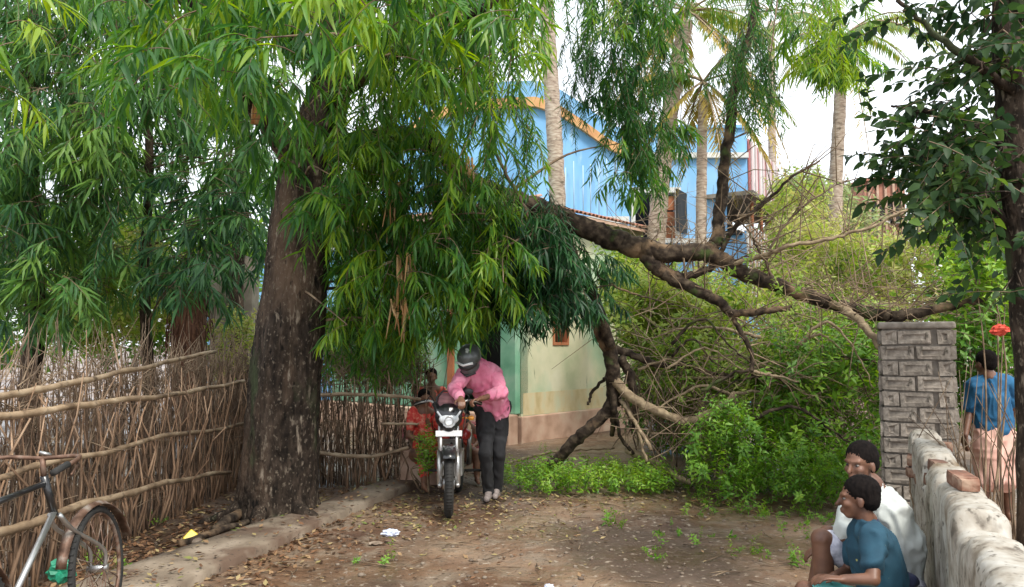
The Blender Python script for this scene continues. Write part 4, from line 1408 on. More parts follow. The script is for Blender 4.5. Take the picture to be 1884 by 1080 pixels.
# thin twigs off everything right of the fork
tw = MB()
for i in range(230):
    q0 = random.choice([v for v in fn if v.x > P(1180, 400, 8).x])
    L = random.uniform(.25, .9)
    d = Vector((random.gauss(.5, .7), random.gauss(-.1, .5), random.gauss(.15, .7))).normalized()
    p1 = q0 + d * L * .5 + Vector((0, 0, random.uniform(-.05, .08))); p2 = q0 + d * L + Vector((0, 0, random.uniform(-.2, .1)))
    tw.tube([q0, p1, p2], [random.uniform(.005, .010), .005, .002], 4, cap=False)
for i in range(150):                                       # dense tangle over the pillar
    q0 = P(random.uniform(1480, 1800), random.uniform(520, 600), random.uniform(6.9, 7.8))
    d = Vector((random.gauss(0, 1), random.gauss(0, .5), random.gauss(0, .35))).normalized() * random.uniform(.2, .5)
    tw.tube([q0, q0 + d * .5 + Vector((0, 0, random.uniform(-.04, .06))), q0 + d], [.005, .004, .0015], 3, cap=False)
tw.build('twigs', M['twig'], ft)['kind'] = 'stuff'
leafy = []
leafy += scatter([(930, 380), (1030, 400), (1050, 450), (1060, 510), (1050, 570), (1030, 560), (1000, 570), (930, 570), (900, 540)], 7.2, 8.4, 170, 'strand', .5, .75, (-.3, .0), clump=.5)
leafy += scatter([(930, 390), (1000, 410), (1040, 460), (1050, 550), (1000, 590), (930, 590)], 7.0, 8.0, 120, 'whorl', .8, 1.1, (-.4, .0), clump=.5)
leafy += scatter([(1040, 450), (1110, 480), (1140, 500), (1090, 560), (1080, 620), (1060, 620), (1040, 560)], 7.5, 8.3, 46, 'whorl', .6, .9, (-.1, .25), clump=.3)
leafy += scatter([(970, 540), (1100, 560), (1115, 610), (1080, 580), (1040, 580), (1000, 615)], 7.5, 8.0, 26, 'whorl', .8, 1.0, (-.45, -.2))
leafy += scatter([(880, 380), (960, 380), (970, 500), (930, 580), (880, 570)], 7.7, 8.6, 70, 'strand', .6, .9, (-.25, .05), clump=.4)
merge_sprays('leaves', leafy, ft, [M['twig'], M['mast_dark']], hi=1)
lg = scatter([(1340, 470), (1430, 500), (1560, 540), (1720, 540), (1800, 520), (1760, 600), (1540, 600), (1400, 590)], 7.2, 8.0, 22, 'bush', .4, .7, (-.1, .2), tilt=1.4)
merge_sprays('leaves', lg, ft, [M['twig'], M['bush_leaf']], hi=0)
q = MB(); limbs(q, [v for v in fn if v.x < P(1130, 400, 8).x], leafy, 70, .014, -.2); q.build('thin_branches', M['bark_fallen'], ft)['kind'] = 'stuff'

# ---- broken limb standing on the ground
bb = tree_root('broken_branch', G(1125, 800), 'broken forked branch with splayed limbs standing on the ground by the cream wall', 'broken branch')
DB = 8.7
branch(bb, [(1075, 560, 8.2), (1098, 600, 8.3), (1120, 645, 8.4), (1128, 690, 8.5), (1132, 740, DB)], .075, .085, 'bark_fallen', 12, .2)
branch(bb, [(1132, 730, DB), (1112, 762, 8.7), (1070, 800, 8.75), (1030, 840, 8.9), (1004, 866, 9.0)], .075, .062, 'bark_fallen', 12, .15)
q = MB(); p = P(1004, 866, 9.0); q.tube([p, p + Vector((-.02, -.03, -.012))], [.062, .058], 12); q.build('cut_end', M['torn_wood'], bb)
branch(bb, [(1125, 690, 8.5), (1150, 722, 8.5), (1200, 752, 8.5), (1260, 775, 8.5), (1300, 762, 8.4), (1330, 745, 8.4), (1352, 724, 8.4)], .065, .03, 'bark_pale', 10, .15)
branch(bb, [(1325, 752, 8.4), (1352, 772, 8.4), (1380, 776, 8.3), (1410, 806, 8.2), (1462, 850, 8.1)], .028, .010, 'bark_pale', 7)
branch(bb, [(1125, 640, 8.5), (1170, 655, 8.6), (1215, 672, 8.7), (1260, 672, 8.8), (1320, 690, 8.9), (1400, 690, 9.0)], .045, .03, 'bark_fallen', 9, .2)
branch(bb, [(1140, 660, 8.5), (1160, 690, 8.55), (1168, 740, 8.6), (1166, 790, 8.7)], .06, .03, 'bark_fallen', 9, .3)
branch(bb, [(1140, 735, 8.6), (1165, 770, 8.5), (1198, 828, 8.3)], .026, .018, 'bark_pale', 7)
branch(bb, [(1150, 735, 8.6), (1172, 790, 8.6), (1190, 850, 8.5)], .020, .016, 'bark_pale', 7)
branch(bb, [(1135, 760, 8.6), (1140, 800, 8.7), (1165, 835, 8.8)], .02, .022, 'bark_fallen', 7)
branch(bb, [(1155, 828, 8.8), (1200, 850, 9.0), (1262, 884, 8.7), (1300, 880, 8.8)], .05, .03, 'bark_pale', 8)
branch(bb, [(1122, 690, 8.5), (1110, 700, 8.6), (1090, 720, 8.7), (1082, 745, 8.7)], .022, .016, 'bark_fallen', 7)
branch(bb, [(1350, 724, 8.4), (1400, 720, 8.4), (1450, 738, 8.3), (1520, 720, 8.3)], .02, .01, 'bark_pale', 6)
branch(bb, [(930, 855, 9.4), (985, 838, 9.6), (1060, 828, 9.7), (1130, 824, 9.8)], .022, .014, 'bark_pale', 7, label='thin bare branch lying on the dirt')
branch(bb, [(1128, 700, 8.5), (1130, 760, 8.6), (1126, 800, 8.9)], .045, .03, 'bark_fallen', 8)
rt = MB()
for i in range(170):
    p = P(random.uniform(1150, 1300), random.uniform(680, 800), random.uniform(8.6, 9.2))
    d = Vector((random.gauss(.1, .4), random.gauss(0, .3), -abs(random.gauss(.6, .5)))).normalized() * random.uniform(.15, .5)
    rt.tube([p, p + d * .5 + Vector((random.gauss(0, .04), 0, 0)), p + d], [.008, .006, .002], 4, cap=False)
rt.build('twigs', M['twig'], bb)['kind'] = 'stuff'

# ---- right-hand tree with broad leaves
rb = P(1880, 635, 4.75); rb.x += .03; rb.z = 0
rtree = tree_root('broadleaf_tree', rb, 'dark broad-leaved tree at the right edge with trunk behind the boundary wall')
tp2 = [Vector((rb.x, rb.y, z)) + Vector((.03 * math.sin(z * 1.3), 0, 0)) for z in np.linspace(-.05, 6, 13)]
q = MB(); q.tube(smooth_path(tp2, 5), [.115 - .0008 * i for i in range(61)], 20, nz=.14, nsc=7, zs=.4); q.build('trunk', M['bark'], rtree)
rn = list(tp2[5:])
rn += branch(rtree, [(1880, 330, 4.7), (1820, 250, 4.7), (1740, 215, 4.8), (1680, 200, 4.9), (1640, 195, 5.0)], .03, .008, 'bark', 7)
rn += branch(rtree, [(1880, 180, 4.7), (1800, 120, 4.6), (1720, 60, 4.6), (1650, 0, 4.7)], .035, .012, 'bark', 7)
rn += branch(rtree, [(1880, 420, 4.7), (1820, 380, 4.8), (1760, 330, 4.9), (1700, 290, 5.0)], .025, .008, 'bark', 7)
rn += branch(rtree, [(1880, 40, 4.7), (1850, -60, 4.6), (1760, -140, 4.5), (1640, -140, 4.5)], .05, .02, 'bark', 7)
br = []
br += scatter([(1700, 160), (1760, 100), (1830, 80), (1870, 110), (1900, 60), (1900, 560), (1800, 540), (1740, 420), (1690, 360), (1680, 260)], 4.2, 5.6, 190, 'broad', .7, 1.0, (-.25, .2), tilt=.8, clump=.1)
br += scatter([(1700, -40), (1900, -40), (1900, 100), (1830, 60), (1790, 30)], 4.2, 5.0, 20, 'broad', .9, 1.2, (-.3, .05), tilt=.8)
br += scatter([(1605, -20), (1660, -20), (1665, 40), (1615, 20)], 4.5, 5.0, 7, 'broad', .7, .9, (-.3, -.1), tilt=.8)
br += scatter([(1590, 200), (1700, 170), (1690, 300), (1620, 320)], 4.8, 5.3, 16, 'broad', .7, .95, (-.3, -.1), tilt=.8)
br += scatter([(1690, 240), (1750, 240), (1770, 420), (1720, 400)], 4.8, 5.3, 16, 'broad', .7, .95, (-.3, -.1), tilt=.8)
spray_parts([b for b in br if b[2].y < 4.62][:110], rtree, [M['twig'], M['broad_leaf']], 'broad')
rest = [b for b in br if b[2].y >= 4.62] + [b for b in br if b[2].y < 4.62][110:]
merge_sprays('crown', rest, rtree, [M['twig'], M['broad_leaf']], hi=1)
q = MB(); limbs(q, rn, br, 90, .008, .15); q.build('branches', M['bark'], rtree)['kind'] = 'stuff'

# ---- bushes and undergrowth
def bush(name, label, regs, m, base, cat='bush', n_t=10, group=None):
    t = tree_root(name, base, label, cat, group)
    pl = []
    for rg, kw in regs: pl += scatter(*rg, **kw)
    pl = [(a, b, Vector((c.x, c.y, max(c.z, .02))), d, e_, f, g) for a, b, c, d, e_, f, g in pl]
    merge_sprays('foliage', pl, t, [M['twig'], M[m]], hi=0)
    q = MB()
    for p in random.sample(pl, min(max(4, n_t // 3), len(pl))):
        v = p[2]
        g0 = Vector((base[0] + (v.x - base[0]) * .5, base[1] + (v.y - base[1]) * .5, -.02))
        q.tube(smooth_path([g0, g0.lerp(v, .5) + Vector((random.gauss(0, .15), 0, .1)), v], 4), [.011 - .0009 * i for i in range(9)], 5)
    q.build('stems', M['twig'], t)['kind'] = 'stuff'
    return t


def gb(px, d):
    v = P(px, 635, d); v.z = 0
    return v


bush('bush', 'bright yellow-green bush beside the cream wall behind the broken branch',
     [(([(1130, 520), (1260, 540), (1330, 600), (1330, 700), (1240, 760), (1160, 640), (1120, 600)], 9.2, 11.0, 620, 'bush', .8, 1.2), dict(tint=(.1, .5), tilt=.9, clump=.3))], 'bush_leaf', gb(1220, 10.5), n_t=20)
bush('bush', 'pale tangled bush with dry twigs beneath the sagging limb in the middle',
     [(([(1320, 560), (1480, 570), (1620, 600), (1630, 720), (1480, 760), (1320, 740)], 9.0, 11.5, 720, 'bush', .8, 1.2), dict(tint=(-.05, .4), tilt=1.0, clump=.1))], 'bush_leaf', gb(1450, 10), n_t=40)
bush('bush', 'dark green bush against the left side of the brick pillar',
     [(([(1420, 640), (1630, 620), (1640, 880), (1500, 900), (1400, 830)], 8.0, 9.6, 620, 'bush', .6, 1.0), dict(tint=(-.15, .35), tilt=.8, clump=.4))], 'bush_leaf_deep', gb(1540, 8.6), n_t=30)
bush('bush', 'fresh green low bush at the road edge below the bare curved branch',
     [(([(1270, 800), (1330, 750), (1400, 790), (1450, 820), (1440, 915), (1350, 932), (1270, 890)], 7.6, 9.0, 330, 'bush', .45, .75), dict(tint=(.0, .4), tilt=.9, clump=.0))], 'weed_leaf', gb(1360, 8.0), n_t=10)
bush('bush', 'green leafy heap at the road edge just left of the seated pair',
     [(([(1430, 830), (1570, 840), (1600, 900), (1560, 940), (1470, 930), (1420, 900)], 7.3, 8.2, 240, 'bush', .35, .6), dict(tint=(-.1, .3), tilt=.9, clump=.05))], 'weed_leaf', gb(1500, 7.6), n_t=8)
bush('hedge', 'tall overgrown hedge of pale leaves behind the fallen limb on the right',
     [(([(1410, 470), (1470, 430), (1560, 460), (1680, 460), (1730, 420), (1884, 420), (1920, 620), (1700, 640), (1560, 640), (1420, 600)], 12.0, 15.0, 1300, 'bush', .9, 1.4), dict(tint=(-.05, .45), tilt=.9, clump=.12))], 'bush_leaf', gb(1650, 13.5), 'hedge', n_t=90)
bush('bush', 'leafy green bush behind the standing person in the blue shirt',
     [(([(1740, 420), (1900, 430), (1920, 800), (1760, 800), (1740, 640)], 7.9, 9.6, 620, 'bush', .8, 1.1), dict(tint=(-.2, .3), tilt=.8, clump=.3))], 'bush_leaf_deep', gb(1830, 8.6), n_t=40)
bush('creeper', 'green creeper hanging from the right tree above the person in blue',
     [(([(1700, 420), (1860, 420), (1860, 560), (1800, 600), (1720, 500)], 6.0, 6.9, 80, 'bush', .6, .9), dict(tint=(-.1, .3), tilt=.8, clump=.2))], 'bush_leaf_deep', gb(1800, 6.5), 'creeper', n_t=12)
bush('bush', 'light green shrub behind the stick fence under the slender trunk',
     [(([(120, 500), (260, 430), (300, 470), (330, 600), (230, 660), (100, 660)], 10.0, 11.5, 260, 'bush', .9, 1.3), dict(tint=(.0, .5), tilt=.8, clump=.0))], 'bush_leaf', gb(220, 10.8), n_t=10)
bush('bush', 'yellow-green shrub behind the fence just left of the thick trunk',
     [(([(395, 600), (470, 600), (475, 700), (400, 710)], 9.9, 10.8, 60, 'bush', .7, 1.0), dict(tint=(.2, .6), tilt=.8))], 'bush_leaf', gb(435, 10.3), n_t=8)
bush('bush', 'dusky shrub growing over the far fence right of the thick trunk',
     [(([(590, 600), (770, 600), (770, 720), (700, 730), (600, 710)], 8.9, 10.2, 260, 'bush', .8, 1.1), dict(tint=(-.2, .2), tilt=.8, clump=.2))], 'bush_leaf_deep', gb(680, 9.6), n_t=14)
bush('bush', 'small green plant at the end of the fence behind the motorcycle',
     [(([(766, 815), (798, 815), (800, 870), (770, 880)], 8.0, 8.5, 34, 'bush', .4, .6), dict(tint=(-.1, .3), tilt=.6))], 'weed_leaf', gb(785, 8.5), n_t=4)
bush('hedge', 'far dark hedge closing the view behind the left fence',
     [(([(-80, 420), (480, 430), (480, 660), (-80, 700)], 13.0, 16.0, 600, 'bush', 1.5, 2.2), dict(tint=(-.2, .3), tilt=.9))], 'bush_leaf_deep', gb(220, 14.5), 'hedge', n_t=60)
bush('far_tree', 'pale treetops beyond the far brick house',
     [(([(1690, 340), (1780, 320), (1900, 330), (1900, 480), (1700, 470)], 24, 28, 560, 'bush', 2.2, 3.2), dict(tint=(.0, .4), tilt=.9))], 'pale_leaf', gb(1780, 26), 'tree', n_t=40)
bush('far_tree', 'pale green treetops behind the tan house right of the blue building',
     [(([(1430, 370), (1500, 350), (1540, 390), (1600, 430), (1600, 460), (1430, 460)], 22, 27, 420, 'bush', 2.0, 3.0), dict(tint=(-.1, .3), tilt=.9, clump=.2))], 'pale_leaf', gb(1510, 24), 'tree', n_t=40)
bush('bush', 'leafy shoots beside the pink-clad side of the blue building',
     [(([(1420, 360), (1500, 350), (1540, 420), (1480, 560), (1400, 560), (1420, 450)], 14, 16, 240, 'bush', 1.0, 1.5), dict(tint=(.0, .4), tilt=.9, clump=.0))], 'bush_leaf', gb(1470, 15), n_t=20)
bush('bush', 'green saplings in front of the lower blue facade beneath the limb',
     [(([(1120, 470), (1220, 500), (1340, 520), (1380, 600), (1320, 640), (1140, 620)], 12.0, 14.0, 240, 'bush', .9, 1.3), dict(tint=(.1, .5), tilt=.9, clump=.0))], 'bush_leaf', gb(1250, 13), n_t=24)

wp = scatter([(925, 880), (1000, 862), (1120, 870), (1200, 866), (1245, 905), (1230, 925), (1080, 928), (935, 918)], 8.1, 9.1, 330, 'bush', .35, .65, (-.1, .4), tilt=.7)
wp = [(a, b, Vector((c.x, c.y, random.uniform(0, .14))), d, e_, f, g) for a, b, c, d, e_, f, g in wp]
o = merge_sprays('weeds', wp, None, [M['twig'], M['weed_leaf']], hi=0)
tag(o, 'low green weeds along the back edge of the dirt road', 'weeds', kind='stuff')
pl = []
for (x, y, n, r) in ((1270, 905, 30, .25), (1310, 935, 14, .2), (1385, 1020, 8, .09), (1480, 1040, 7, .08), (1400, 940, 30, .3), (1510, 955, 34, .35), (1010, 835, 7, .1), (240, 1045, 8, .12), (275, 960, 8, .1), (700, 1035, 5, .08), (1130, 960, 8, .15), (1300, 990, 6, .12), (1200, 1010, 5, .1), (1440, 985, 6, .15), (180, 1040, 5, .1)):
    g = G(x, y)
    for i in range(n):
        pl.append(('bush', random.randrange(8), g + Vector((random.gauss(0, r), random.gauss(0, r), 0)), random.uniform(0, 6), (random.gauss(0, .7), random.gauss(0, .7)), random.uniform(.15, .4), random.uniform(-.1, .3)))
o = merge_sprays('grass_tufts', pl, None, [M['twig'], M['weed_leaf']], hi=0)
tag(o, 'scattered small green tufts on the dirt road', 'plants', kind='stuff')
bush('bush', 'thin green tangle draped between the broken branch and the dark bush',
     [(([(1170, 640), (1330, 620), (1480, 640), (1560, 760), (1440, 800), (1300, 800), (1200, 740)], 8.6, 9.8, 640, 'bush', .5, .9), dict(tint=(.0, .5), tilt=1.2, clump=.05))], 'bush_leaf', gb(1350, 9.6), n_t=10)
bush('bush', 'shaded green thicket low behind the foot of the broken branch',
     [(([(1150, 640), (1330, 640), (1340, 840), (1240, 850), (1160, 800)], 10.5, 12.5, 420, 'bush', .8, 1.2), dict(tint=(-.1, .3), tilt=.9))], 'bush_leaf_deep', gb(1240, 11.5), n_t=10)
# bowed broken branches through the tangle
for i in range(16):
    x0, y0 = random.uniform(1170, 1560), random.uniform(620, 780)
    d0 = random.uniform(8.0, 8.7); L_ = random.uniform(90, 260); sg = random.choice((-1, 1, 1))
    branch(bb, [(x0, y0, d0), (x0 + sg * L_ * .35, y0 - random.uniform(10, 50), d0 - .1), (x0 + sg * L_ * .7, y0 + random.uniform(-20, 30), d0 - .15), (x0 + sg * L_, y0 + random.uniform(10, 80), d0 - .1)],
           random.uniform(.014, .026), .005, random.choice(('bark_pale', 'bark_fallen')), 6)
# tangle of dry twigs inside the undergrowth
q = MB()
for i in range(1150):
    x, y = random.uniform(1150, 1880), random.uniform(400, 860)
    if y > 600 and x > 1610: continue
    p = P(x, y, random.uniform(8.2, 9.6) if y > 560 else random.uniform(10.5, 13))
    L = random.uniform(.3, 1.1)
    d = Vector((random.gauss(0, .6), random.gauss(0, .3), random.gauss(.2, .6))).normalized() * L
    q.tube([p, p + d * .5 + Vector((random.gauss(0, .07), 0, random.gauss(0, .07))), p + d], [.006, .005, .002], 3, cap=False)
tag(q.build('dry_twigs', M['twig_grey']), 'dry twigs tangled through the undergrowth on the right', 'twigs', kind='stuff')
# twigs in front of the person in blue
q = MB()
for i in range(26):
    g0 = Vector((3.35 + random.uniform(-.35, .25), 5.5 + random.uniform(-.4, .3), 0))
    q.tube(smooth_path([g0, g0 + Vector((random.gauss(0, .06), 0, .7)), g0 + Vector((random.gauss(0, .2), random.gauss(0, .1), random.uniform(1.0, 1.5)))], 4), [.008 - .0007 * j for j in range(9)], 4)
tag(q.build('bare_shrub', M['twig']), 'bare thin stems rising between the boundary wall and the right trunk', 'shrub')

# ---- leaf litter, pebbles
V, Fc, T = [], [], []
ps, ds, ls, tn = [], [], [], []


def litter(n, fx, lo=.03, hi=.085, t0=0, t1=1):
    for _ in range(n):
        g = fx()
        z = gz(g[0], g[1]) + (g[2] if len(g) > 2 else 0) + .006
        ps.append((g[0], g[1], z)); a = random.uniform(0, 6.3)
        ds.append((math.cos(a), math.sin(a), random.uniform(-.08, .3))); ls.append(random.uniform(lo, hi)); tn.append(random.uniform(t0, t1))


def near_pt(cx, cy, sx, sy):
    return lambda: (random.gauss(cx, sx), random.gauss(cy, sy))


litter(2300, lambda: (random.uniform(-3.2, -1.6), random.uniform(3, 9.1)), t1=.85)
litter(1500, near_pt(-2.3, 6.5, .5, .5), t1=.6)
litter(500, near_pt(-2.9, 5.2, .25, 1.2), t1=.5)
litter(330, lambda: (random.uniform(-1.9, .6), random.uniform(4.2, 9.0)), .02, .07, 0, .85)
litter(260, lambda: (random.uniform(-1.0, 3.2), random.uniform(4.2, 9.0)), .015, .05)
litter(220, lambda: (random.uniform(-1.2, .8), random.uniform(6.3, 8.5)), .02, .07, .5, 1)
litter(500, lambda: (random.uniform(-.2, 3.0), random.gauss(8.0, .35)), .03, .08, .3, 1)
litter(600, near_pt(-.9, 7.6, .5, .5), .03, .08, .1, 1)
for _ in range(260):
    i = random.randrange(4, len(er) - 1); t = random.random()
    p = er[i].lerp(lr[i], t)
    ps.append((p.x, p.y, .085)); a = random.uniform(0, 6.3); ds.append((math.cos(a), math.sin(a), random.uniform(-.05, .25))); ls.append(random.uniform(.03, .07)); tn.append(random.random())
V, Fc, T = leaves_mesh(leaf_template(.22, -.12, False), np.array(ps), np.array(ds), np.array(ls), rng.uniform(-.5, .5, len(ps)), np.array(tn))
me = np_mesh('leaf_litter', V, Fc, T)
me.materials.append(M['litter'])
tag(link_mesh('leaf_litter', me, None, None), 'fallen brown and yellow leaves scattered over the ground', 'leaves', kind='stuff')
q = MB()
for i in range(800):
    x, y = random.uniform(-3, 3.2), random.uniform(4, 10)
    r = random.uniform(.006, .02) * (1.4 if random.random() < .05 else 1)
    q.ell((x, y, gz(x, y) + r * .3), (r, r * random.uniform(.6, 1), r * .6), None, 6, 4)
tag(q.build('pebbles', M['stone']), 'small pebbles and clods on the dirt road', 'pebbles', kind='stuff')
q = MB()
for i in range(220):
    x, y = random.uniform(-2.8, 3), random.uniform(4.2, 9)
    a = random.uniform(0, 6.3); L = random.uniform(.08, .35)
    p = Vector((x, y, gz(x, y) + .012)); d = Vector((math.cos(a), math.sin(a), .02)) * L
    q.tube([p, p + d * .5 + Vector((random.gauss(0, .015), random.gauss(0, .015), .01)), p + d], [.004, .004, .002], 4)
tag(q.build('fallen_twigs', M['twig']), 'short broken twigs lying on the road', 'twigs', kind='stuff')
for (x, y, r, lab) in ((362, 1003, .05, 'pale round stone right of the yellow packet'), (382, 1008, .045, 'small pale stone, rightmost beside the yellow packet'), (668, 905, .06, 'flat grey stone by the foot of the fence right of the trunk')):
    q = MB(); g = G(x, y)
    q.ell(g + Vector((0, 0, r * .5)), (r, r * .8, r * .6), None, 12, 8)
    q.v = [tuple(Vector(v) * 1 + Vector((0, 0, .01 * noise.noise(Vector(v) * 20)))) for v in q.v]
    tag(q.build('stone', M['stone']), lab, 'stone')
for (a, b, r, lab) in (((395, 985), (470, 935), .045, 'rotting brown log lying on the leaves in front of the trunk'), ((330, 1010), (455, 968), .03, 'thin dead stick along the edge of the concrete strip')):
    q = MB(); p0, p1 = G(*a), G(*b); up = Vector((0, 0, r * .8 + .01))
    q.tube(jitter(smooth_path([p0 + up, p0.lerp(p1, .5) + up * 1.2, p1 + up], 6), .006), r, 10, nz=.2, nsc=14)
    tag(q.build('log', M['bark_fallen']), lab, 'log')

# ================================================================== PEOPLE
def torus(mb, c, ax, R_, r, n=40, m=10, squash=1.0):
    ax = Vector(ax).normalized(); x = ax.orthogonal().normalized(); y = ax.cross(x)
    c = Vector(c); vs = []; fs = []
    for i in range(n):
        a = 2 * PI * i / n; d = x * math.cos(a) + y * math.sin(a)
        for j in range(m):
            b_ = 2 * PI * j / m
            vs.append(c + d * (R_ + r * squash * math.cos(b_)) + ax * (r * math.sin(b_)))
    for i in range(n):
        for j in range(m):
            fs.append((i * m + j, ((i + 1) % n) * m + j, ((i + 1) % n) * m + (j + 1) % m, i * m + (j + 1) % m))
    mb.add(vs, fs)


WS = bpy.data.scenes.new('workshop')                     # a side scene, so that evaluating is quick


def remesh(mb, name, m, parent, voxel=.009, sm=3, wr=0.0, wsc=9, seed=0, subs=True):
    """union of the closed shapes in mb as one continuous surface"""
    me = mb.mesh('tmp')
    o = bpy.data.objects.new('tmp', me); WS.collection.objects.link(o)
    r = o.modifiers.new('r', 'REMESH'); r.mode = 'VOXEL'; r.voxel_size = voxel; r.use_smooth_shade = True
    s = o.modifiers.new('s', 'SMOOTH'); s.factor = .5; s.iterations = sm
    WS.view_layers[0].update()
    dg = WS.view_layers[0].depsgraph
    me2 = bpy.data.meshes.new_from_object(o.evaluated_get(dg))
    bpy.data.objects.remove(o); bpy.data.meshes.remove(me)
    if wr:
        me2.update()
        nrm = [v.normal.copy() for v in me2.vertices]
        for v, nv_ in zip(me2.vertices, nrm):
            q = Vector((v.co.x * wsc, v.co.y * wsc, v.co.z * wsc * .6)) + Vector((seed, 0, 0))
            a = noise.noise(q + Vector((noise.noise(q * .7), 0, noise.noise(q * .7 + Vector((9, 9, 9))))) * 1.2)
            a = max(-.5, 1 - abs(a) * 3.2)
            v.co += nv_ * (wr * a)
    me2.name = name
    return link_mesh(name, me2, m, parent)


def head_shapes(mb, c, f, u, k=1.0, child=False):
    f = Vector(f).normalized(); u = Vector(u); u = (u - f * u.dot(f)).normalized(); r = f.cross(u)
    rot = Matrix((r, f, u)).transposed()
    L = lambda x, y, z: Vector(c) + r * (x * k) + f * (y * k) + u * (z * k)
    e = lambda p, rad: mb.ell(L(*p), tuple(a * k for a in rad), rot, 20, 14)
    e((0, -.012, .025), (.074, .093, .086))
    e((0, .022, -.035), (.056, .066, .075))
    e((0, .05, -.085), (.036, .034, .027))
    for s in (-1, 1):
        e((s * .034, .058, -.025), (.026, .028, .024))
        e((s * .077, -.005, -.018), (.009, .018, .031))
        mb.cap_(L(s * .008, .086, .022), .010 * k, L(s * .042, .072, .024), .010 * k)
        mb.cap_(L(0, .094, -.060), .010 * k, L(s * .018, .088, -.062), .006 * k)
        mb.cap_(L(0, .092, -.074), .010 * k, L(s * .014, .086, -.073), .007 * k)
    mb.cap_(L(0, .086, .012), .009 * k, L(0, .110, -.030), .014 * k)
    mb.cap_(L(0, -.02, -.05), .052 * k, L(0, -.025, -.13), .050 * k)
    return L, rot


def hair_on(L, rot, k, parent, m, long=False):
    h = MB()
    h.ell(L(0, -.025, .041), (.080 * k, .0935 * k, .083 * k), rot, 20, 14)
    h.ell(L(0, -.052, .0), (.073 * k, .060 * k, .072 * k), rot, 20, 14)
    if long: h.ell(L(0, -.11, -.03), (.045 * k, .04 * k, .045 * k), rot, 12, 8)
    return remesh(h, 'hair', m, parent, .008, 1, wr=.003, wsc=150)


def eyes_on(L, k, parent):
    for s in (-1, 1):
        q = MB(); q.ell(L(s * .030, .0705, .002), (.0105 * k, .0105 * k, .0075 * k), None, 12, 8)
        o = q.build('eye', M['eye'], parent)
        q = MB(); q.ell(L(s * .030, .0770, .002), (.0062 * k, .0062 * k, .0062 * k), None, 8, 6)
        q.build('pupil', M['dark'], o)


def hand_shapes(mb, w, d, n, k=1.0, curl=.5, side=1):
    """w wrist, d direction of the palm, n palm normal (fingers curl towards it)"""
    w, d, n = Vector(w), Vector(d).normalized(), Vector(n)
    n = (n - d * n.dot(d)).normalized(); s = d.cross(n) * side
    for i, (off, L) in enumerate(((-.030, .066), (-.010, .074), (.010, .070), (.029, .056))):
        kn = w + d * (.085 * k) + s * (off * k)
        mb.cap_(w + s * (off * .6 * k), .014 * k, kn, .0115 * k, 8)
        a, p = 0, kn
        for j, seg in enumerate((.45, .32, .23)):
            a += curl * (.9 if j == 0 else 1.1)
            dd = d * math.cos(a) + n * math.sin(a)
            q = p + dd * (L * seg * k * 1.15)
            mb.cap_(p, (.0095 - .0008 * j) * k, q, (.0088 - .001 * j) * k, 8)
            p = q
    b = w + d * (.022 * k) - s * (.026 * k)
    q = b + (d * .7 - s * .75 + n * .25).normalized() * (.042 * k)
    mb.cap_(b, .014 * k, q, .011 * k, 8)
    mb.cap_(q, .011 * k, q + (d * .9 - s * .15 + n * (.4 * curl)).normalized() * (.034 * k), .008 * k, 8)


def chain(mb, pts, rads):
    for i in range(len(pts) - 1):
        mb.cap_(pts[i], rads[i], pts[i + 1], rads[i + 1], 14)


def foot(mb, ankle, d, k=1, r=.034):
    a = Vector(ankle); d = Vector(d).normalized()
    mb.cap_(a + Vector((0, 0, -.045 * k)) - d * .03 * k, r * k, a + d * (.15 * k) + Vector((0, 0, -.055 * k)), (r - .01) * k, 12)
    mb.cap_(a, r * 1.05 * k, a + d * (.08 * k) + Vector((0, 0, -.04 * k)), r * .8 * k, 12)


V3 = lambda *a: Vector(a)

# ---- the rider pushing the motorcycle
man = empty('person', (P(905, 915, 8.0).x, 8.0, 0))
tag(man, 'person in pink shirt and dark helmet bent over the motorcycle handlebar', 'person')
hipL, hipR = P(893, 752, 7.98), P(919, 752, 8.04)                   # viewer's left, right
neck = P(880, 676, 7.66)
shL, shR = P(853, 690, 7.58), P(908, 686, 7.78)
hd = P(864, 662, 7.50)
elL, haL = P(836, 716, 7.42), P(848, 733, 7.22)
elR, haR = P(921, 722, 7.60), P(884, 734, 7.30)
kneeL, ankL = P(893, 832, 7.84), P(899, 902, 8.02)
kneeR, ankR = P(918, 836, 7.98), P(914, 902, 8.16)
ankL.z = .09; ankR.z = .09
fd = V3(-.35, -.75, -.75)                                           # face looks down at the bars
b = MB()
L_, rot_ = head_shapes(b, hd, fd, V3(-.25, -.65, .75), 1.0)
chain(b, [L_(0, -.02, -.10), neck], [.052, .06])
mid = (hipL + hipR) / 2
chain(b, [neck, (neck * .55 + mid * .45), mid], [.09, .125, .12])
chain(b, [shL, elL, haL], [.05, .04, .028]); chain(b, [shR, elR, haR], [.05, .04, .028])
chain(b, [neck, shL], [.07, .055]); chain(b, [neck, shR], [.07, .055])
hand_shapes(b, haL, (V3(.1, -.6, -.25)), V3(0, -.2, -1), 1, .8, 1)
hand_shapes(b, haR, (V3(-.75, -.5, -.1)), V3(0, -.3, -1), 1, .8, -1)
for h_, k_, a_ in ((hipL, kneeL, ankL), (hipR, kneeR, ankR)):
    chain(b, [h_, k_, a_], [.078, .052, .038]); foot(b, a_, V3(-.1, -1, 0))
remesh(b, 'body', M['skin'], man, .0075, 2)
s = MB()
chain(s, [neck + V3(0, 0, -.01), neck * .6 + mid * .4, mid + V3(.0, 0, .03)], [.105, .155, .150])
chain(s, [(neck * .35 + shL * .65), neck * .45 + mid * .55 + V3(-.04, -.03, 0)], [.09, .115])
chain(s, [(neck * .35 + shR * .65), neck * .4 + mid * .6 + V3(.06, 0, .0), mid + V3(.045, .0, .0)], [.09, .13, .145])
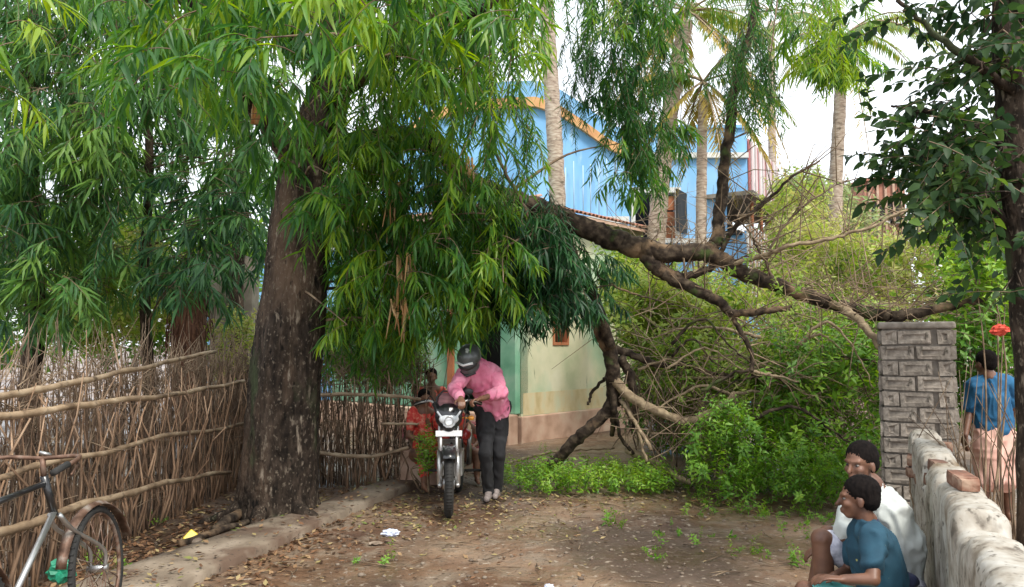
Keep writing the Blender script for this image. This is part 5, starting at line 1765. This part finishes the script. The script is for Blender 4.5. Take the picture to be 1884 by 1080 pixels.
chain(s, [neck, shL, elL, elL.lerp(haL, .75)], [.09, .078, .062, .048])
chain(s, [neck, shR, elR, elR.lerp(haR, .55)], [.09, .085, .070, .052])
remesh(s, 'shirt', M['pink_shirt'], man, .009, 2, .014, 11, 3)
s = MB()
for h_, k_, a_ in ((hipL, kneeL, ankL), (hipR, kneeR, ankR)):
    chain(s, [h_ + V3(0, 0, .03), h_.lerp(k_, .5), k_, k_.lerp(a_, .5), a_ + V3(0, 0, -.0)], [.115, .095, .072, .062, .058])
chain(s, [hipL + V3(0, 0, .02), hipR + V3(0, 0, .02)], [.125, .125])
remesh(s, 'trousers', M['black_cloth'], man, .010, 2, .010, 10, 5)
for a_ in (ankL, ankR):
    s = MB(); foot(s, a_, V3(-.1, -1, 0), 1, .044); remesh(s, 'shoe', M['shoe'], man, .0075, 2)
s = MB()
s.ell(L_(0, -.012, .035), (.118, .135, .120), rot_, 24, 18)
s.ell(L_(0, .03, -.045), (.100, .110, .085), rot_, 24, 16)
hl = remesh(s, 'helmet', M['helmet'], man, .012, 2)
s = MB(); s.ell(L_(0, .035, .005), (.104, .112, .055), rot_, 24, 16); s.build('visor', M['visor'] if 0 else M['plastic'], hl)
s = MB(); s.tube([L_(-.09, .10, .055), L_(0, .135, .05), L_(.09, .10, .055)], .012, 8); s.build('rim', M['white_paint'], hl)
s = MB(); s.tube([L_(-.08, .095, -.075), L_(0, .142, -.085), L_(.08, .095, -.075)], .014, 8); s.build('chin_bar', M['plastic'], hl)

# ---- man in white sitting against the wall
def seated(label, hc, f, k, hair, body_pts, sk):
    pass


wm = empty('person', (2.1, 4.35, 0))
tag(wm, 'seated person in white shirt and pale checked shorts, knees drawn up against the wall', 'person')
hc = P(1583, 852, 4.35)
b = MB()
f_ = V3(-.86, -.5, -.10)
L_, rot_ = head_shapes(b, hc, f_, V3(0, 0, 1), .98)
nk = P(1598, 893, 4.36)
hp = V3(2.16, 4.40, .25)
ch = P(1618, 945, 4.36)
shF, shB = P(1578, 925, 4.15), P(1622, 920, 4.55)
knF, knB = P(1512, 992, 4.12), P(1524, 985, 4.42)
ftF, ftB = V3(1.66, 4.12, .09), V3(1.68, 4.42, .09)
chain(b, [L_(0, -.02, -.10), nk], [.05, .055])
chain(b, [nk, ch, hp], [.08, .13, .13]); chain(b, [shF, shB], [.06, .06])
for h_, k_, a_ in ((hp + V3(0, -.12, 0), knF, ftF), (hp + V3(0, .10, 0), knB, ftB)):
    chain(b, [h_, k_, k_.lerp(a_, .35), a_], [.085, .058, .058, .036]); foot(b, a_, V3(-1, 0, 0), .95)
eF, wF = P(1556, 985, 4.08), P(1520, 1008, 4.22)
chain(b, [shF, eF, wF], [.048, .04, .027]); hand_shapes(b, wF, V3(-.8, .3, -.3), V3(0, .2, -1), .95, .45, 1)
eB, wB = P(1560, 985, 4.55), P(1526, 1004, 4.42)
chain(b, [shB, eB, wB], [.048, .04, .027]); hand_shapes(b, wB, V3(-.8, -.4, -.3), V3(0, -.2, -1), .95, .45, -1)
remesh(b, 'body', M['skin_dark'], wm, .0075, 2)
hair_on(L_, rot_, 1.02, wm, M['hair']); eyes_on(L_, .98, wm)
s = MB()
chain(s, [nk + V3(0, 0, -.035), ch + V3(.01, 0, 0), P(1640, 1000, 4.38), hp + V3(-.01, 0, .0)], [.085, .158, .175, .178])
chain(s, [nk + V3(0, 0, -.05), shF, shF.lerp(eF, .8)], [.085, .085, .066]); chain(s, [nk + V3(0, 0, -.05), shB, shB.lerp(eB, .6)], [.085, .085, .066])
_s = MB(); torus(_s, nk + V3(0, 0, -.015), V3(-.4, -.1, 1), .066, .011, 28, 8); _s.build('collar', M['white_cloth'], wm)
remesh(s, 'shirt', M['white_cloth'], wm, .010, 2, .013, 10, 11)
s = MB()
for h_, k_ in ((hp + V3(0, -.12, 0), knF), (hp + V3(0, .10, 0), knB)):
    chain(s, [h_, h_.lerp(k_, .88)], [.11, .082])
chain(s, [hp + V3(0, -.1, 0), hp + V3(0, .1, 0)], [.125, .125])
remesh(s, 'shorts', M['plaid'], wm, .011, 3, .006, 9, 2)

# ---- boy in teal sitting in front of him
by = empty('person', (2.0, 3.9, 0))
tag(by, 'seated boy in dark teal T-shirt seen from behind and the side, short black hair', 'person')
hc = P(1579, 916, 3.88)
b = MB()
f_ = V3(-.93, .36, -.08)
L_, rot_ = head_shapes(b, hc, f_, V3(0.05, 0, 1), .90)
nk = P(1592, 958, 3.90)
ch = P(1602, 1010, 3.90)
hp = V3(1.90, 3.92, .24)
shF, shB = P(1608, 988, 3.74), P(1584, 982, 4.03)
chain(b, [L_(0, -.02, -.09), nk], [.043, .046])
chain(b, [nk, ch, hp], [.06, .09, .09]); chain(b, [shF, shB], [.045, .045])
eF, wF = P(1606, 1066, 3.62), P(1552, 1066, 3.66)
chain(b, [shF, eF, wF], [.040, .034, .024]); hand_shapes(b, wF, V3(-1, .1, .1), V3(0, 0, -1), .85, .35, 1)
eB, wB = P(1560, 1050, 4.1), P(1535, 1060, 4.0)
chain(b, [shB, eB, wB], [.040, .034, .024]); hand_shapes(b, wB, V3(-1, -.1, .0), V3(0, 0, -1), .85, .35, -1)
knF, knB = V3(1.58, 3.58, .27), V3(1.52, 4.05, .33)
for h_, k_, a_ in ((hp + V3(0, -.09, 0), knF, V3(1.66, 3.80, .20)), (hp + V3(0, .09, 0), knB, V3(1.62, 3.72, .24))):
    chain(b, [h_, k_, a_], [.072, .05, .033]); foot(b, a_, V3(-1, 0, 0), .8)
remesh(b, 'body', M['skin_dark'], by, .007, 2)
hair_on(L_, rot_, .94, by, M['hair']); eyes_on(L_, .9, by)
s = MB()
chain(s, [nk + V3(0, 0, -.03), ch + V3(.01, 0, 0), hp + V3(.0, 0, .02)], [.072, .124, .136])
chain(s, [nk + V3(0, 0, -.045), shF, shF.lerp(eF, .62)], [.072, .064, .056]); chain(s, [nk + V3(0, 0, -.045), shB, shB.lerp(eB, .6)], [.075, .072, .06])
_s = MB(); torus(_s, nk + V3(0, 0, -.012), V3(-.35, .1, 1), .055, .010, 28, 8); _s.build('collar', M['navy'], by)
remesh(s, 'shirt', M['teal_shirt'], by, .010, 2, .011, 11, 21)
s = MB()
for h_, k_ in ((hp + V3(0, -.09, 0), knF), (hp + V3(0, .09, 0), knB)):
    chain(s, [h_, h_.lerp(k_, .8)], [.10, .075])
remesh(s, 'shorts', M['turquoise'], by, .011, 3, .005, 9, 2)
s = MB()
q0 = P(1640, 1066, 3.95)
s.ell(q0 + V3(.03, 0, -.01), (.11, .08, .035), None, 16, 10); s.ell(q0 + V3(.07, -.01, .01), (.05, .06, .03), None, 12, 8)
o = remesh(s, 'folded_cloth', M['navy'], None, .010, 2, .006, 14); tag(o, 'crumpled navy cloth lying on the ledge behind the boy in teal', 'cloth')
s = MB(); s.box((2.04, 4.15, .075), (.52, .95, .17))
s.box((2.10, 3.95, .255), (.22, .22, .19))
tag(bevel_obj(s.build('stone_ledge', M['stone'], smooth=False), .02), 'low stone ledge the seated pair use against the wall', 'ledge')

# ---- standing person in blue beyond the wall
bm2 = empty('person', (P(1818, 700, 7.0).x, 7.0, 0))
tag(bm2, 'standing person seen from behind in blue T-shirt and salmon wrap beyond the wall', 'person')
hc = P(1812, 668, 7.0); nk = P(1816, 692, 7.02)
shL, shR = P(1792, 710, 7.02), P(1850, 706, 7.04)
hp = P(1828, 796, 7.02)
b = MB(); L_, rot_ = head_shapes(b, hc, V3(-.25, 1, -.12), V3(0, 0, 1), .95)
chain(b, [L_(0, -.02, -.1), nk], [.05, .055]); chain(b, [nk, nk.lerp(hp, .5), hp], [.08, .12, .12]); chain(b, [shL, shR], [.05, .05])
eL, wL = P(1784, 758, 7.06), P(1776, 800, 6.98)
eR, wR = P(1862, 750, 7.1), P(1858, 790, 7.3)
chain(b, [shL, eL, wL], [.046, .038, .027]); hand_shapes(b, wL, V3(-.1, 0, -1), V3(1, .2, 0), .95, .3, 1)
chain(b, [shR, eR, wR], [.046, .038, .027]); hand_shapes(b, wR, V3(.0, .3, -1), V3(-1, .2, 0), .95, .3, -1)
for sgn in (-1, 1):
    chain(b, [hp + V3(.1 * sgn, 0, -.05), V3(hp.x + .1 * sgn, 7.0, .45), V3(hp.x + .11 * sgn, 7.04, .09)], [.08, .055, .036]); foot(b, V3(hp.x + .11 * sgn, 7.04, .09), V3(-.1, 1, 0))
remesh(b, 'body', M['skin_dark'], bm2, .009, 2)
hair_on(L_, rot_, 1.0, bm2, M['hair'])
s = MB()
chain(s, [nk + V3(0, 0, -.05), nk.lerp(hp, .45), hp + V3(0, 0, .06)], [.10, .150, .145])
chain(s, [(shL + nk) / 2 - V3(0, 0, .03), hp + V3(-.05, 0, .09)], [.09, .13]); chain(s, [(shR + nk) / 2 - V3(0, 0, .03), hp + V3(.05, 0, .09)], [.09, .13])
chain(s, [nk + V3(0, 0, -.04), shL, shL.lerp(eL, .75)], [.09, .082, .066]); chain(s, [nk + V3(0, 0, -.04), shR, shR.lerp(eR, .75)], [.09, .082, .066])
remesh(s, 'shirt', M['blue_shirt'], bm2, .010, 2, .012, 11, 31)
s = MB()
chain(s, [hp + V3(-.05, 0, .0), V3(hp.x - .07, 7.0, .62), V3(hp.x - .06, 7.0, .40)], [.135, .14, .125])
chain(s, [hp + V3(.05, 0, .0), V3(hp.x + .07, 7.0, .62), V3(hp.x + .06, 7.0, .40)], [.135, .14, .125])
remesh(s, 'wrap', M['salmon_cloth'], bm2, .011, 2, .013, 9, 41)


# ---- women in red behind the motorcycle
def sari_woman(px, py, d, label, face, k=.95, seat=.46, lean=0.0, nxt=0):
    hc = P(px, py, d)
    t = empty('person', (hc.x, d, 0)); tag(t, label, 'person')
    f_ = Vector(face).normalized(); side = Vector((f_.y, -f_.x, 0)).normalized(); fh = Vector((f_.x, f_.y, 0)).normalized()
    b = MB(); L_, rot_ = head_shapes(b, hc, f_, V3(0, 0, 1), k)
    nk = hc + V3(0, 0, -.15 * k) - fh * .02
    hp = Vector((hc.x, hc.y, hc.z - .74 * k)) - fh * .04
    chain(b, [L_(0, -.02, -.1), nk], [.045, .05]); chain(b, [nk, nk.lerp(hp, .5), hp], [.07, .11, .13])
    for sg in (-1, 1):
        sh = nk + side * .16 * sg * k - V3(0, 0, .05)
        el = sh + side * .05 * sg - V3(0, 0, .27 * k) + fh * .03
        wr = el + fh * .20 * k - side * .08 * sg + V3(0, 0, -.03)
        chain(b, [nk, sh, el, wr], [.055, .045, .036, .024]); hand_shapes(b, wr, fh - side * .3 * sg, V3(0, 0, -1), .9 * k, .4, sg)
        kn = hp + fh * .40 * k + side * .1 * sg + V3(0, 0, .05); an = Vector((kn.x, kn.y, .09)) + fh * .02
        chain(b, [hp + side * .08 * sg, kn, an], [.09, .06, .036]); foot(b, an, fh, .9)
    remesh(b, 'body', M['skin'], t, .010, 2)
    hair_on(L_, rot_, k * 1.02, t, M['hair'], long=True)
    s = MB(); chain(s, [nk - V3(0, 0, .07), nk.lerp(hp, .5), hp], [.085 * k, .135 * k, .15 * k])
    for sg in (-1, 1):
        sh = nk + side * .16 * sg * k - V3(0, 0, .05); el = sh + side * .05 * sg - V3(0, 0, .27 * k) + fh * .03
        chain(s, [sh, sh.lerp(el, .6)], [.066 * k, .056 * k])
        kn = hp + fh * .40 * k + side * .1 * sg + V3(0, 0, .05)
        chain(s, [hp + side * .06 * sg, kn, Vector((kn.x, kn.y, .2))], [.10 * k, .07 * k, .07 * k])
    chain(s, [nk + side * .13 - V3(0, 0, .0), nk.lerp(hp, .5) + fh * .1, hp - side * .12 + fh * .12], [.05 * k, .06 * k, .055 * k])
    remesh(s, 'sari', M['sari'], t, .012, 3, .009, 8, px)
    return t


sari_woman(794, 693, 9.5, 'person in red patterned sari sitting upright, farther left of the motorcycle', (.1, -1, -.1), .86)
sari_woman(781, 733, 8.75, 'person in red patterned sari sitting low beside the end of the fence', (.45, -1, -.2), .86)
sari_woman(857, 766, 9.1, 'small child in bright red dress half hidden behind the motorcycle', (.2, -1, -.2), .62)
s = MB(); bx0, bx1 = P(745, 800, 9.2).x, P(815, 800, 9.2).x
s.box(((bx0 + bx1) / 2, 9.25, .20), (bx1 - bx0, .9, .40))
tag(bevel_obj(s.build('low_platform', M['plinth'], smooth=False), .02), 'low earthen platform under the seated women left of the motorcycle', 'platform')
for v in ():
    pass

# ================================================================== MOTORCYCLE (front towards the viewer)
MX, MY = P(820, 955, 6.95).x, 7.25
bike = empty('motorcycle', (MX, MY, 0), 0)
tag(bike, 'commuter motorcycle seen head-on with white headlamp and silver fork', 'motorcycle')
ST = Matrix.Rotation(R(6), 3, 'Z')                       # the bars are turned a little


def T(x, y, z, steer=False):
    v = Vector((x, y, z))
    return Vector((MX, MY, 0)) + (ST @ v if steer else v)


def wheel(parent, c, ax, Rw, tyre_r, name, spokes=18, rim_m='steel', hub_r=.05):
    ax = Vector(ax).normalized()
    q = MB(); torus(q, c, ax, Rw - tyre_r, tyre_r, 48, 12, 1.15)
    n = 60
    x = ax.orthogonal().normalized(); y = ax.cross(x)
    for i in range(n):
        a = 2 * PI * i / n; d = x * math.cos(a) + y * math.sin(a); tg = ax.cross(d)
        rot = Matrix((ax, tg, d)).transposed()
        q.box(Vector(c) + d * (Rw + .001), (tyre_r * 1.2, .012, .008), rot)
    w = q.build(name, M['rubber'], parent)
    q = MB(); torus(q, c, ax, Rw - tyre_r * 2.1, .012, 40, 8); q.build('rim', M[rim_m], w)
    q = MB(); q.tube([Vector(c) - ax * .055, Vector(c) + ax * .055], hub_r, 16); q.build('hub', M['steel'], w)
    q = MB()
    for i in range(spokes):
        a = 2 * PI * i / spokes; d = x * math.cos(a) + y * math.sin(a); d2 = x * math.cos(a + .35) + y * math.sin(a + .35)
        sg = 1 if i % 2 else -1
        q.tube([Vector(c) + ax * .04 * sg + d * hub_r, Vector(c) + d2 * (Rw - tyre_r * 2)], .003, 5)
    q.build('spokes', M[rim_m], w)['kind'] = 'stuff'
    return w


wf = wheel(bike, T(0, 0, .30, True), ST @ V3(1, 0, 0), .30, .042, 'front_wheel')
wheel(bike, T(0, 1.25, .30), V3(1, 0, 0), .30, .05, 'rear_wheel')
q = MB()                                                 # mudguard: arched strip over the front wheel
vs, fs = [], []
for i in range(13):
    a = R(48 + 105 * i / 12)
    for j, (w_, dz) in enumerate(((-.062, -.025), (-.05, .008), (0, .018), (.05, .008), (.062, -.025))):
        rr = .345 + dz
        vs.append(T(w_, -math.cos(a) * rr, .30 + math.sin(a) * rr, True))
for i in range(12):
    for j in range(4): fs.append((i * 5 + j, (i + 1) * 5 + j, (i + 1) * 5 + j + 1, i * 5 + j + 1))
q.add(vs, fs)
o = q.build('mudguard', M['black_paint'], bike); sm_ = o.modifiers.new('s', 'SOLIDIFY'); sm_.thickness = .008
for sx in (-1, 1):
    q = MB(); q.tube([T(.085 * sx, .0, .29, True), T(.085 * sx, .05, .48, True), T(.085 * sx, .10, .60, True)], [.026, .027, .027], 12)
    q.tube([T(.085 * sx, .10, .60, True), T(.085 * sx, .19, .95, True)], .017, 12)
    q.build('fork_leg', M['steel'], bike)
    q = MB(); q.tube([T(.085 * sx, -.035, .29, True), T(.085 * sx, .035, .29, True)], .02, 10); q.build('axle_cap', M['steel'], bike)
q = MB(); q.box(T(0, .03, .765, True), (.25, .012, .055), ST)
bevel_obj(q.build('number_plate', M['white_paint'], bike, smooth=False), .004)
for sx in (-1, 1):
    q = MB(); q.tube([T(.075 * sx, .04, .60, True), T(.075 * sx, .045, .74, True)], .011, 8); q.build('plate_bracket', M['white_paint'], bike)
# cowl, headlamp, windscreen
s = MB()
s.ell(T(0, .10, .92, True), (.135, .10, .13), ST); s.ell(T(0, .07, .84, True), (.085, .08, .075), ST)
s.cap_(T(-.10, .10, .98, True), .045, T(-.13, .14, 1.03, True), .03); s.cap_(T(.10, .10, .98, True), .045, T(.13, .14, 1.03, True), .03)
remesh(s, 'headlamp_cowl', M['black_paint'], bike, .008, 3)
s = MB()
s.ell(T(0, .035, .90, True), (.098, .045, .055), ST); s.ell(T(0, .03, .855, True), (.062, .045, .055), ST)
s.cap_(T(-.06, .035, .92, True), .028, T(-.105, .06, .965, True), .014); s.cap_(T(.06, .035, .92, True), .028, T(.105, .06, .965, True), .014)
hl_ = remesh(s, 'headlamp', M['lamp_lens'], bike, .006, 3)
s = MB(); torus(s, T(0, -.008, .885, True), ST @ V3(0, 1, 0), .04, .006, 24, 8); s.build('lamp_ring', M['steel'], hl_)
q = MB(); vs, fs = [], []
for i in range(9):
    u = -1 + 2 * i / 8
    for j in range(5):
        t_ = j / 4
        w_ = .115 * (1 - .22 * t_ * t_) if j < 4 else .075
        vs.append(T(u * w_, .06 + .10 * t_ + .05 * u * u, .985 + .155 * t_, True))
for i in range(8):
    for j in range(4): fs.append((i * 5 + j, i * 5 + j + 1, (i + 1) * 5 + j + 1, (i + 1) * 5 + j))
q.add(vs, fs); o = q.build('windscreen', M['visor'], bike); sm_ = o.modifiers.new('s', 'SOLIDIFY'); sm_.thickness = .006
q = MB(); q.tube([T(-.12, .13, 1.0, True), T(-.115, .16, 1.10, True), T(-.06, .19, 1.155, True), T(.06, .19, 1.155, True), T(.115, .16, 1.10, True), T(.12, .13, 1.0, True)], .008, 8)
q.build('screen_edge', M['plastic'], bike)
q = MB(); q.tube(smooth_path([T(-.31, .33, 1.02, True), T(-.20, .25, 1.06, True), T(-.08, .22, 1.02, True), T(.08, .22, 1.02, True), T(.20, .25, 1.06, True), T(.31, .33, 1.02, True)], 5), .012, 10)
q.build('handlebar', M['steel'], bike)
for sx in (-1, 1):
    q = MB(); q.tube([T(.22 * sx, .265, 1.055, True), T(.325 * sx, .34, 1.02, True)], .019, 10); q.build('grip', M['rubber'], bike)
    q = MB(); q.tube(smooth_path([T(.20 * sx, .22, 1.05, True), T(.26 * sx, .20, 1.05, True), T(.33 * sx, .27, 1.02, True)], 4), .006, 6); q.build('brake_lever', M['steel'], bike)
    if sx < 0: continue
    q = MB(); q.tube(smooth_path([T(.19 * sx, .24, 1.06, True), T(.20 * sx, .24, 1.09, True), T(.19 * sx, .25, 1.12, True)], 4), .006, 6)
    mr_ = q.build('mirror', M['plastic'], bike)
    q = MB(); q.ell(T(.19 * sx, .25, 1.145, True), (.055, .018, .034), ST, 16, 10); q.build('mirror_shell', M['plastic'], mr_)
    q = MB(); q.tube([T(.13 * sx, .14, .90, True), T(.19 * sx, .13, .90, True)], .008, 6); q.ell(T(.215 * sx, .12, .90, True), (.032, .024, .024), None, 12, 8)
    q.build('indicator', M['amber'], bike)
for a_, b_, c_ in (((.22, .25, 1.05), (.15, .10, 1.12), (.06, .12, .80)), ((-.22, .25, 1.05), (-.16, .08, 1.10), (-.05, .12, .80)), ((.20, .24, 1.05), (.17, .12, 1.0), (.10, .06, .55))):
    q = MB(); q.tube(smooth_path([T(*a_, True), T(*b_, True), T(*c_, True)], 7), .0045, 6); q.build('cable', M['rubber'], bike)
s = MB(); s.ell(T(0, .52, .86), (.135, .24, .12)); s.ell(T(0, .66, .80), (.12, .16, .12)); remesh(s, 'fuel_tank', M['red_paint'], bike, .012, 3)
s = MB(); s.cap_(T(0, .80, .80), .10, T(0, 1.25, .83), .09); s.ell(T(0, 1.0, .80), (.14, .30, .06)); remesh(s, 'seat', M['plastic'], bike, .012, 3)
s = MB(); s.ell(T(0, 1.35, .75), (.11, .26, .09)); s.cap_(T(.10, .9, .66), .07, T(.10, 1.2, .70), .05); s.cap_(T(-.10, .9, .66), .07, T(-.10, 1.2, .70), .05)
remesh(s, 'side_panels', M['red_paint'], bike, .012, 3)
s = MB(); s.box(T(0, .58, .42), (.20, .30, .24)); s.tube([T(0, .50, .50), T(0, .34, .62)], .075, 14)
for i in range(6): s.box(T(0, .47 - .025 * i, .52 + .02 * i), (.19, .012, .15), Matrix.Rotation(R(35), 3, 'X'))
bevel_obj(s.build('engine', M['steel'], bike, smooth=False), .01)
q = MB(); q.tube(smooth_path([T(0, .30, .88), T(0, .35, .60), T(0, .42, .32), T(0, .75, .28), T(0, .95, .40), T(0, 1.0, .75)], 5), .022, 10)
q.tube([T(0, .28, .92), T(0, .80, .78), T(0, 1.45, .74)], .018, 8); q.build('frame', M['black_paint'], bike)
q = MB(); q.tube(smooth_path([T(-.06, .40, .50), T(-.12, .36, .35), T(-.14, .60, .26), T(-.15, .95, .30), T(-.16, 1.45, .40)], 5), [.022] * 12 + [.045] * 9, 12); q.build('exhaust', M['steel'], bike)
for sx in (-1, 1):
    q = MB(); q.tube([T(.08 * sx, .78, .30), T(.28 * sx, .78, .30)], .014, 8); q.build('footrest', M['rubber'], bike)
    q = MB(); q.tube([T(.12 * sx, 1.25, .30), T(.13 * sx, 1.15, .68)], .026, 10); q.build('shock_absorber', M['steel'], bike)
q = MB()
for sx in (-1, 1): q.tube([T(.07 * sx, .75, .32), T(.085 * sx, 1.25, .30)], .018, 8)
q.build('swing_arm', M['black_paint'], bike)

# ================================================================== BICYCLE (bottom left)
bc = empty('bicycle', (-2.28, 4.0, 0))
tag(bc, 'old black bicycle leaning at the stick fence in the lower left corner', 'bicycle')
BX = -2.31


def K(x, y, z):                                          # x sideways, leaning a little towards the fence
    return Vector((BX + x - .10 * z, y, z))


axb = V3(1, 0, .1)
fh_, rh_ = K(0, 4.40, .34), K(0, 3.30, .34)
wheel(bc, fh_, V3(1, .12, .1), .34, .018, 'front_wheel', 28, 'rusty', .02)
wheel(bc, rh_, axb, .34, .018, 'rear_wheel', 28, 'rusty', .02)
ht0, ht1 = K(0, 4.03, .72), K(0, 3.96, .93)
bb_ = K(0, 3.55, .30); st_ = K(0, 3.42, .86)
q = MB(); q.tube([ht0, ht1], .019, 10); q.tube([st_, ht1 - V3(0, 0, .04)], .016, 10); q.tube([st_, bb_], .016, 10)
q.build('frame', M['black_paint'], bc)
q = MB(); q.tube([ht0 + V3(0, 0, .02), bb_], .016, 10); q.build('down_tube', M['steel'], bc)
q = MB()
for s_ in (-.045, .045):
    q.tube([st_, rh_ + V3(s_, 0, 0)], .009, 8); q.tube([bb_, rh_ + V3(s_, 0, 0)], .009, 8)
q.build('rear_stays', M['black_paint'], bc)
q = MB()
for s_ in (-.042, .042):
    q.tube(smooth_path([ht0 + V3(s_ * .6, 0, 0), ht0 + V3(s_, .10, -.10), fh_ + V3(s_, -.03, .12), fh_ + V3(s_, 0, 0)], 4), [.013] * 4 + [.011] * 9, 8)
q.build('fork', M['steel'], bc)
q = MB(); q.tube([ht1, ht1 + V3(-.01, -.0, .09)], .014, 8); hb = ht1 + V3(-.01, 0, .09)
q.tube(smooth_path([hb + V3(-.25, -.26, -.03), hb + V3(-.19, -.06, .01), hb, hb + V3(.19, .0, .01), hb + V3(.20, -.20, -.03)], 5), .011, 8); q.build('handlebar', M['rusty'], bc)
for s_ in (-1, 1):
    q = MB(); q.tube([hb + (V3(-.235, -.19, -.018) if s_ < 0 else V3(.20, -.12, -.012)), hb + (V3(-.255, -.30, -.035) if s_ < 0 else V3(.20, -.24, -.035))], .017, 10); q.build('grip', M['rubber'], bc)
    q = MB(); q.tube([hb + V3(.20 * s_, -.03, -.03), hb + V3(.23 * s_, -.14, -.06)], .006, 6); q.build('brake_lever', M['rusty'], bc)
q = MB(); torus(q, hb + V3(0, .02, .02), V3(.2, .3, 1), .022, .010, 14, 8); q.build('bell', M['steel'], bc)
s = MB(); s.ell(st_ + V3(0, -.04, .12), (.09, .12, .035)); s.cap_(st_ + V3(0, .05, .12), .03, st_ + V3(0, .14, .115), .022); remesh(s, 'saddle', M['plastic'], bc, .01, 2)
q = MB(); q.tube([st_, st_ + V3(0, -.03, .1)], .013, 8); q.build('seat_post', M['steel'], bc)
for c_, nm in ((fh_, 'mudguard'), (rh_, 'mudguard')):
    q = MB(); vs, fs = [], []
    for i in range(17):
        a = R(15 + 150 * i / 16)
        for j, (w_, dz) in enumerate(((-.028, -.012), (0, .004), (.028, -.012))):
            rr = .365 + dz
            vs.append(c_ + V3(w_ - .1 * math.sin(a) * rr, -math.cos(a) * rr, math.sin(a) * rr))
    for i in range(16):
        for j in range(2): fs.append((i * 3 + j, (i + 1) * 3 + j, (i + 1) * 3 + j + 1, i * 3 + j + 1))
    q.add(vs, fs); o = q.build(nm, M['rusty'], bc); sm_ = o.modifiers.new('s', 'SOLIDIFY'); sm_.thickness = .003
q = MB(); torus(q, bb_ + V3(.06, 0, 0), axb, .085, .006, 30, 6)
q.tube([bb_ + V3(.06, 0, 0), bb_ + V3(.075, .14, -.10)], .009, 8); q.tube([bb_ + V3(-.06, 0, 0), bb_ + V3(-.075, -.14, .10)], .009, 8); q.build('crank', M['steel'], bc)
for s_ in (-1, 1):
    q = MB(); q.box(bb_ + V3(.115 * s_, .14 * s_, -.10 * s_), (.09, .05, .022)); bevel_obj(q.build('pedal', M['rubber'], bc, smooth=False), .004)

# ================================================================== SMALL THINGS
def crumple(name, c, size, m, label, cat, seed=0, flat=.35, n=3):
    b_ = bmesh.new(); bmesh.ops.create_icosphere(b_, subdivisions=n, radius=1)
    for v in b_.verts:
        a = 1 + .5 * noise.noise(v.co * 2.2 + V3(seed, 0, 0)) + .25 * noise.noise(v.co * 6 + V3(seed, 3, 0))
        v.co = V3(v.co.x * size[0], v.co.y * size[1], v.co.z * size[2]) * a
    me = bpy.data.meshes.new(name); b_.to_mesh(me); b_.free()
    me.transform(Matrix.Translation(c))
    o = link_mesh(name, me, m, None, smooth=False)
    return tag(o, label, cat)


g = G(350, 996)
q = MB(); q.box(g + V3(0, 0, .04), (.075, .02, .10), Matrix.Rotation(R(35), 3, 'Y') @ Matrix.Rotation(R(-40), 3, 'X'))
tag(bevel_obj(q.build('packet', M['yellow'], smooth=False), .008), 'small yellow packet standing among dead leaves', 'packet')
crumple('plastic_bag', G(718, 985) + V3(0, 0, .02), (.07, .05, .03), M['bag_white'], 'crumpled white and blue plastic bag on the dirt road', 'bag', 3)
crumple('plastic_scrap', P(112, 1052, 4.6), (.07, .06, .07), M['green_plastic'], 'green plastic scrap caught beside the bicycle wheel', 'scrap', 5)
crumple('wet_rubbish', G(690, 1000) * 1 + V3(0, 0, .005), (.05, .04, .008), M['stone'], 'flat grey scrap just left of the plastic bag', 'scrap', 7)
crumple('red_cloth', P(1841, 607, 6.4), (.07, .05, .045), M['red_cloth'], 'small red cloth caught on the twigs above the person in blue', 'cloth', 9)
crumple('crumpled_paper', G(1010, 1078), (.03, .02, .01), M['bag_white'], 'tiny pale paper scrap on the road in the foreground', 'paper', 2)

bpy.data.scenes.remove(WS)
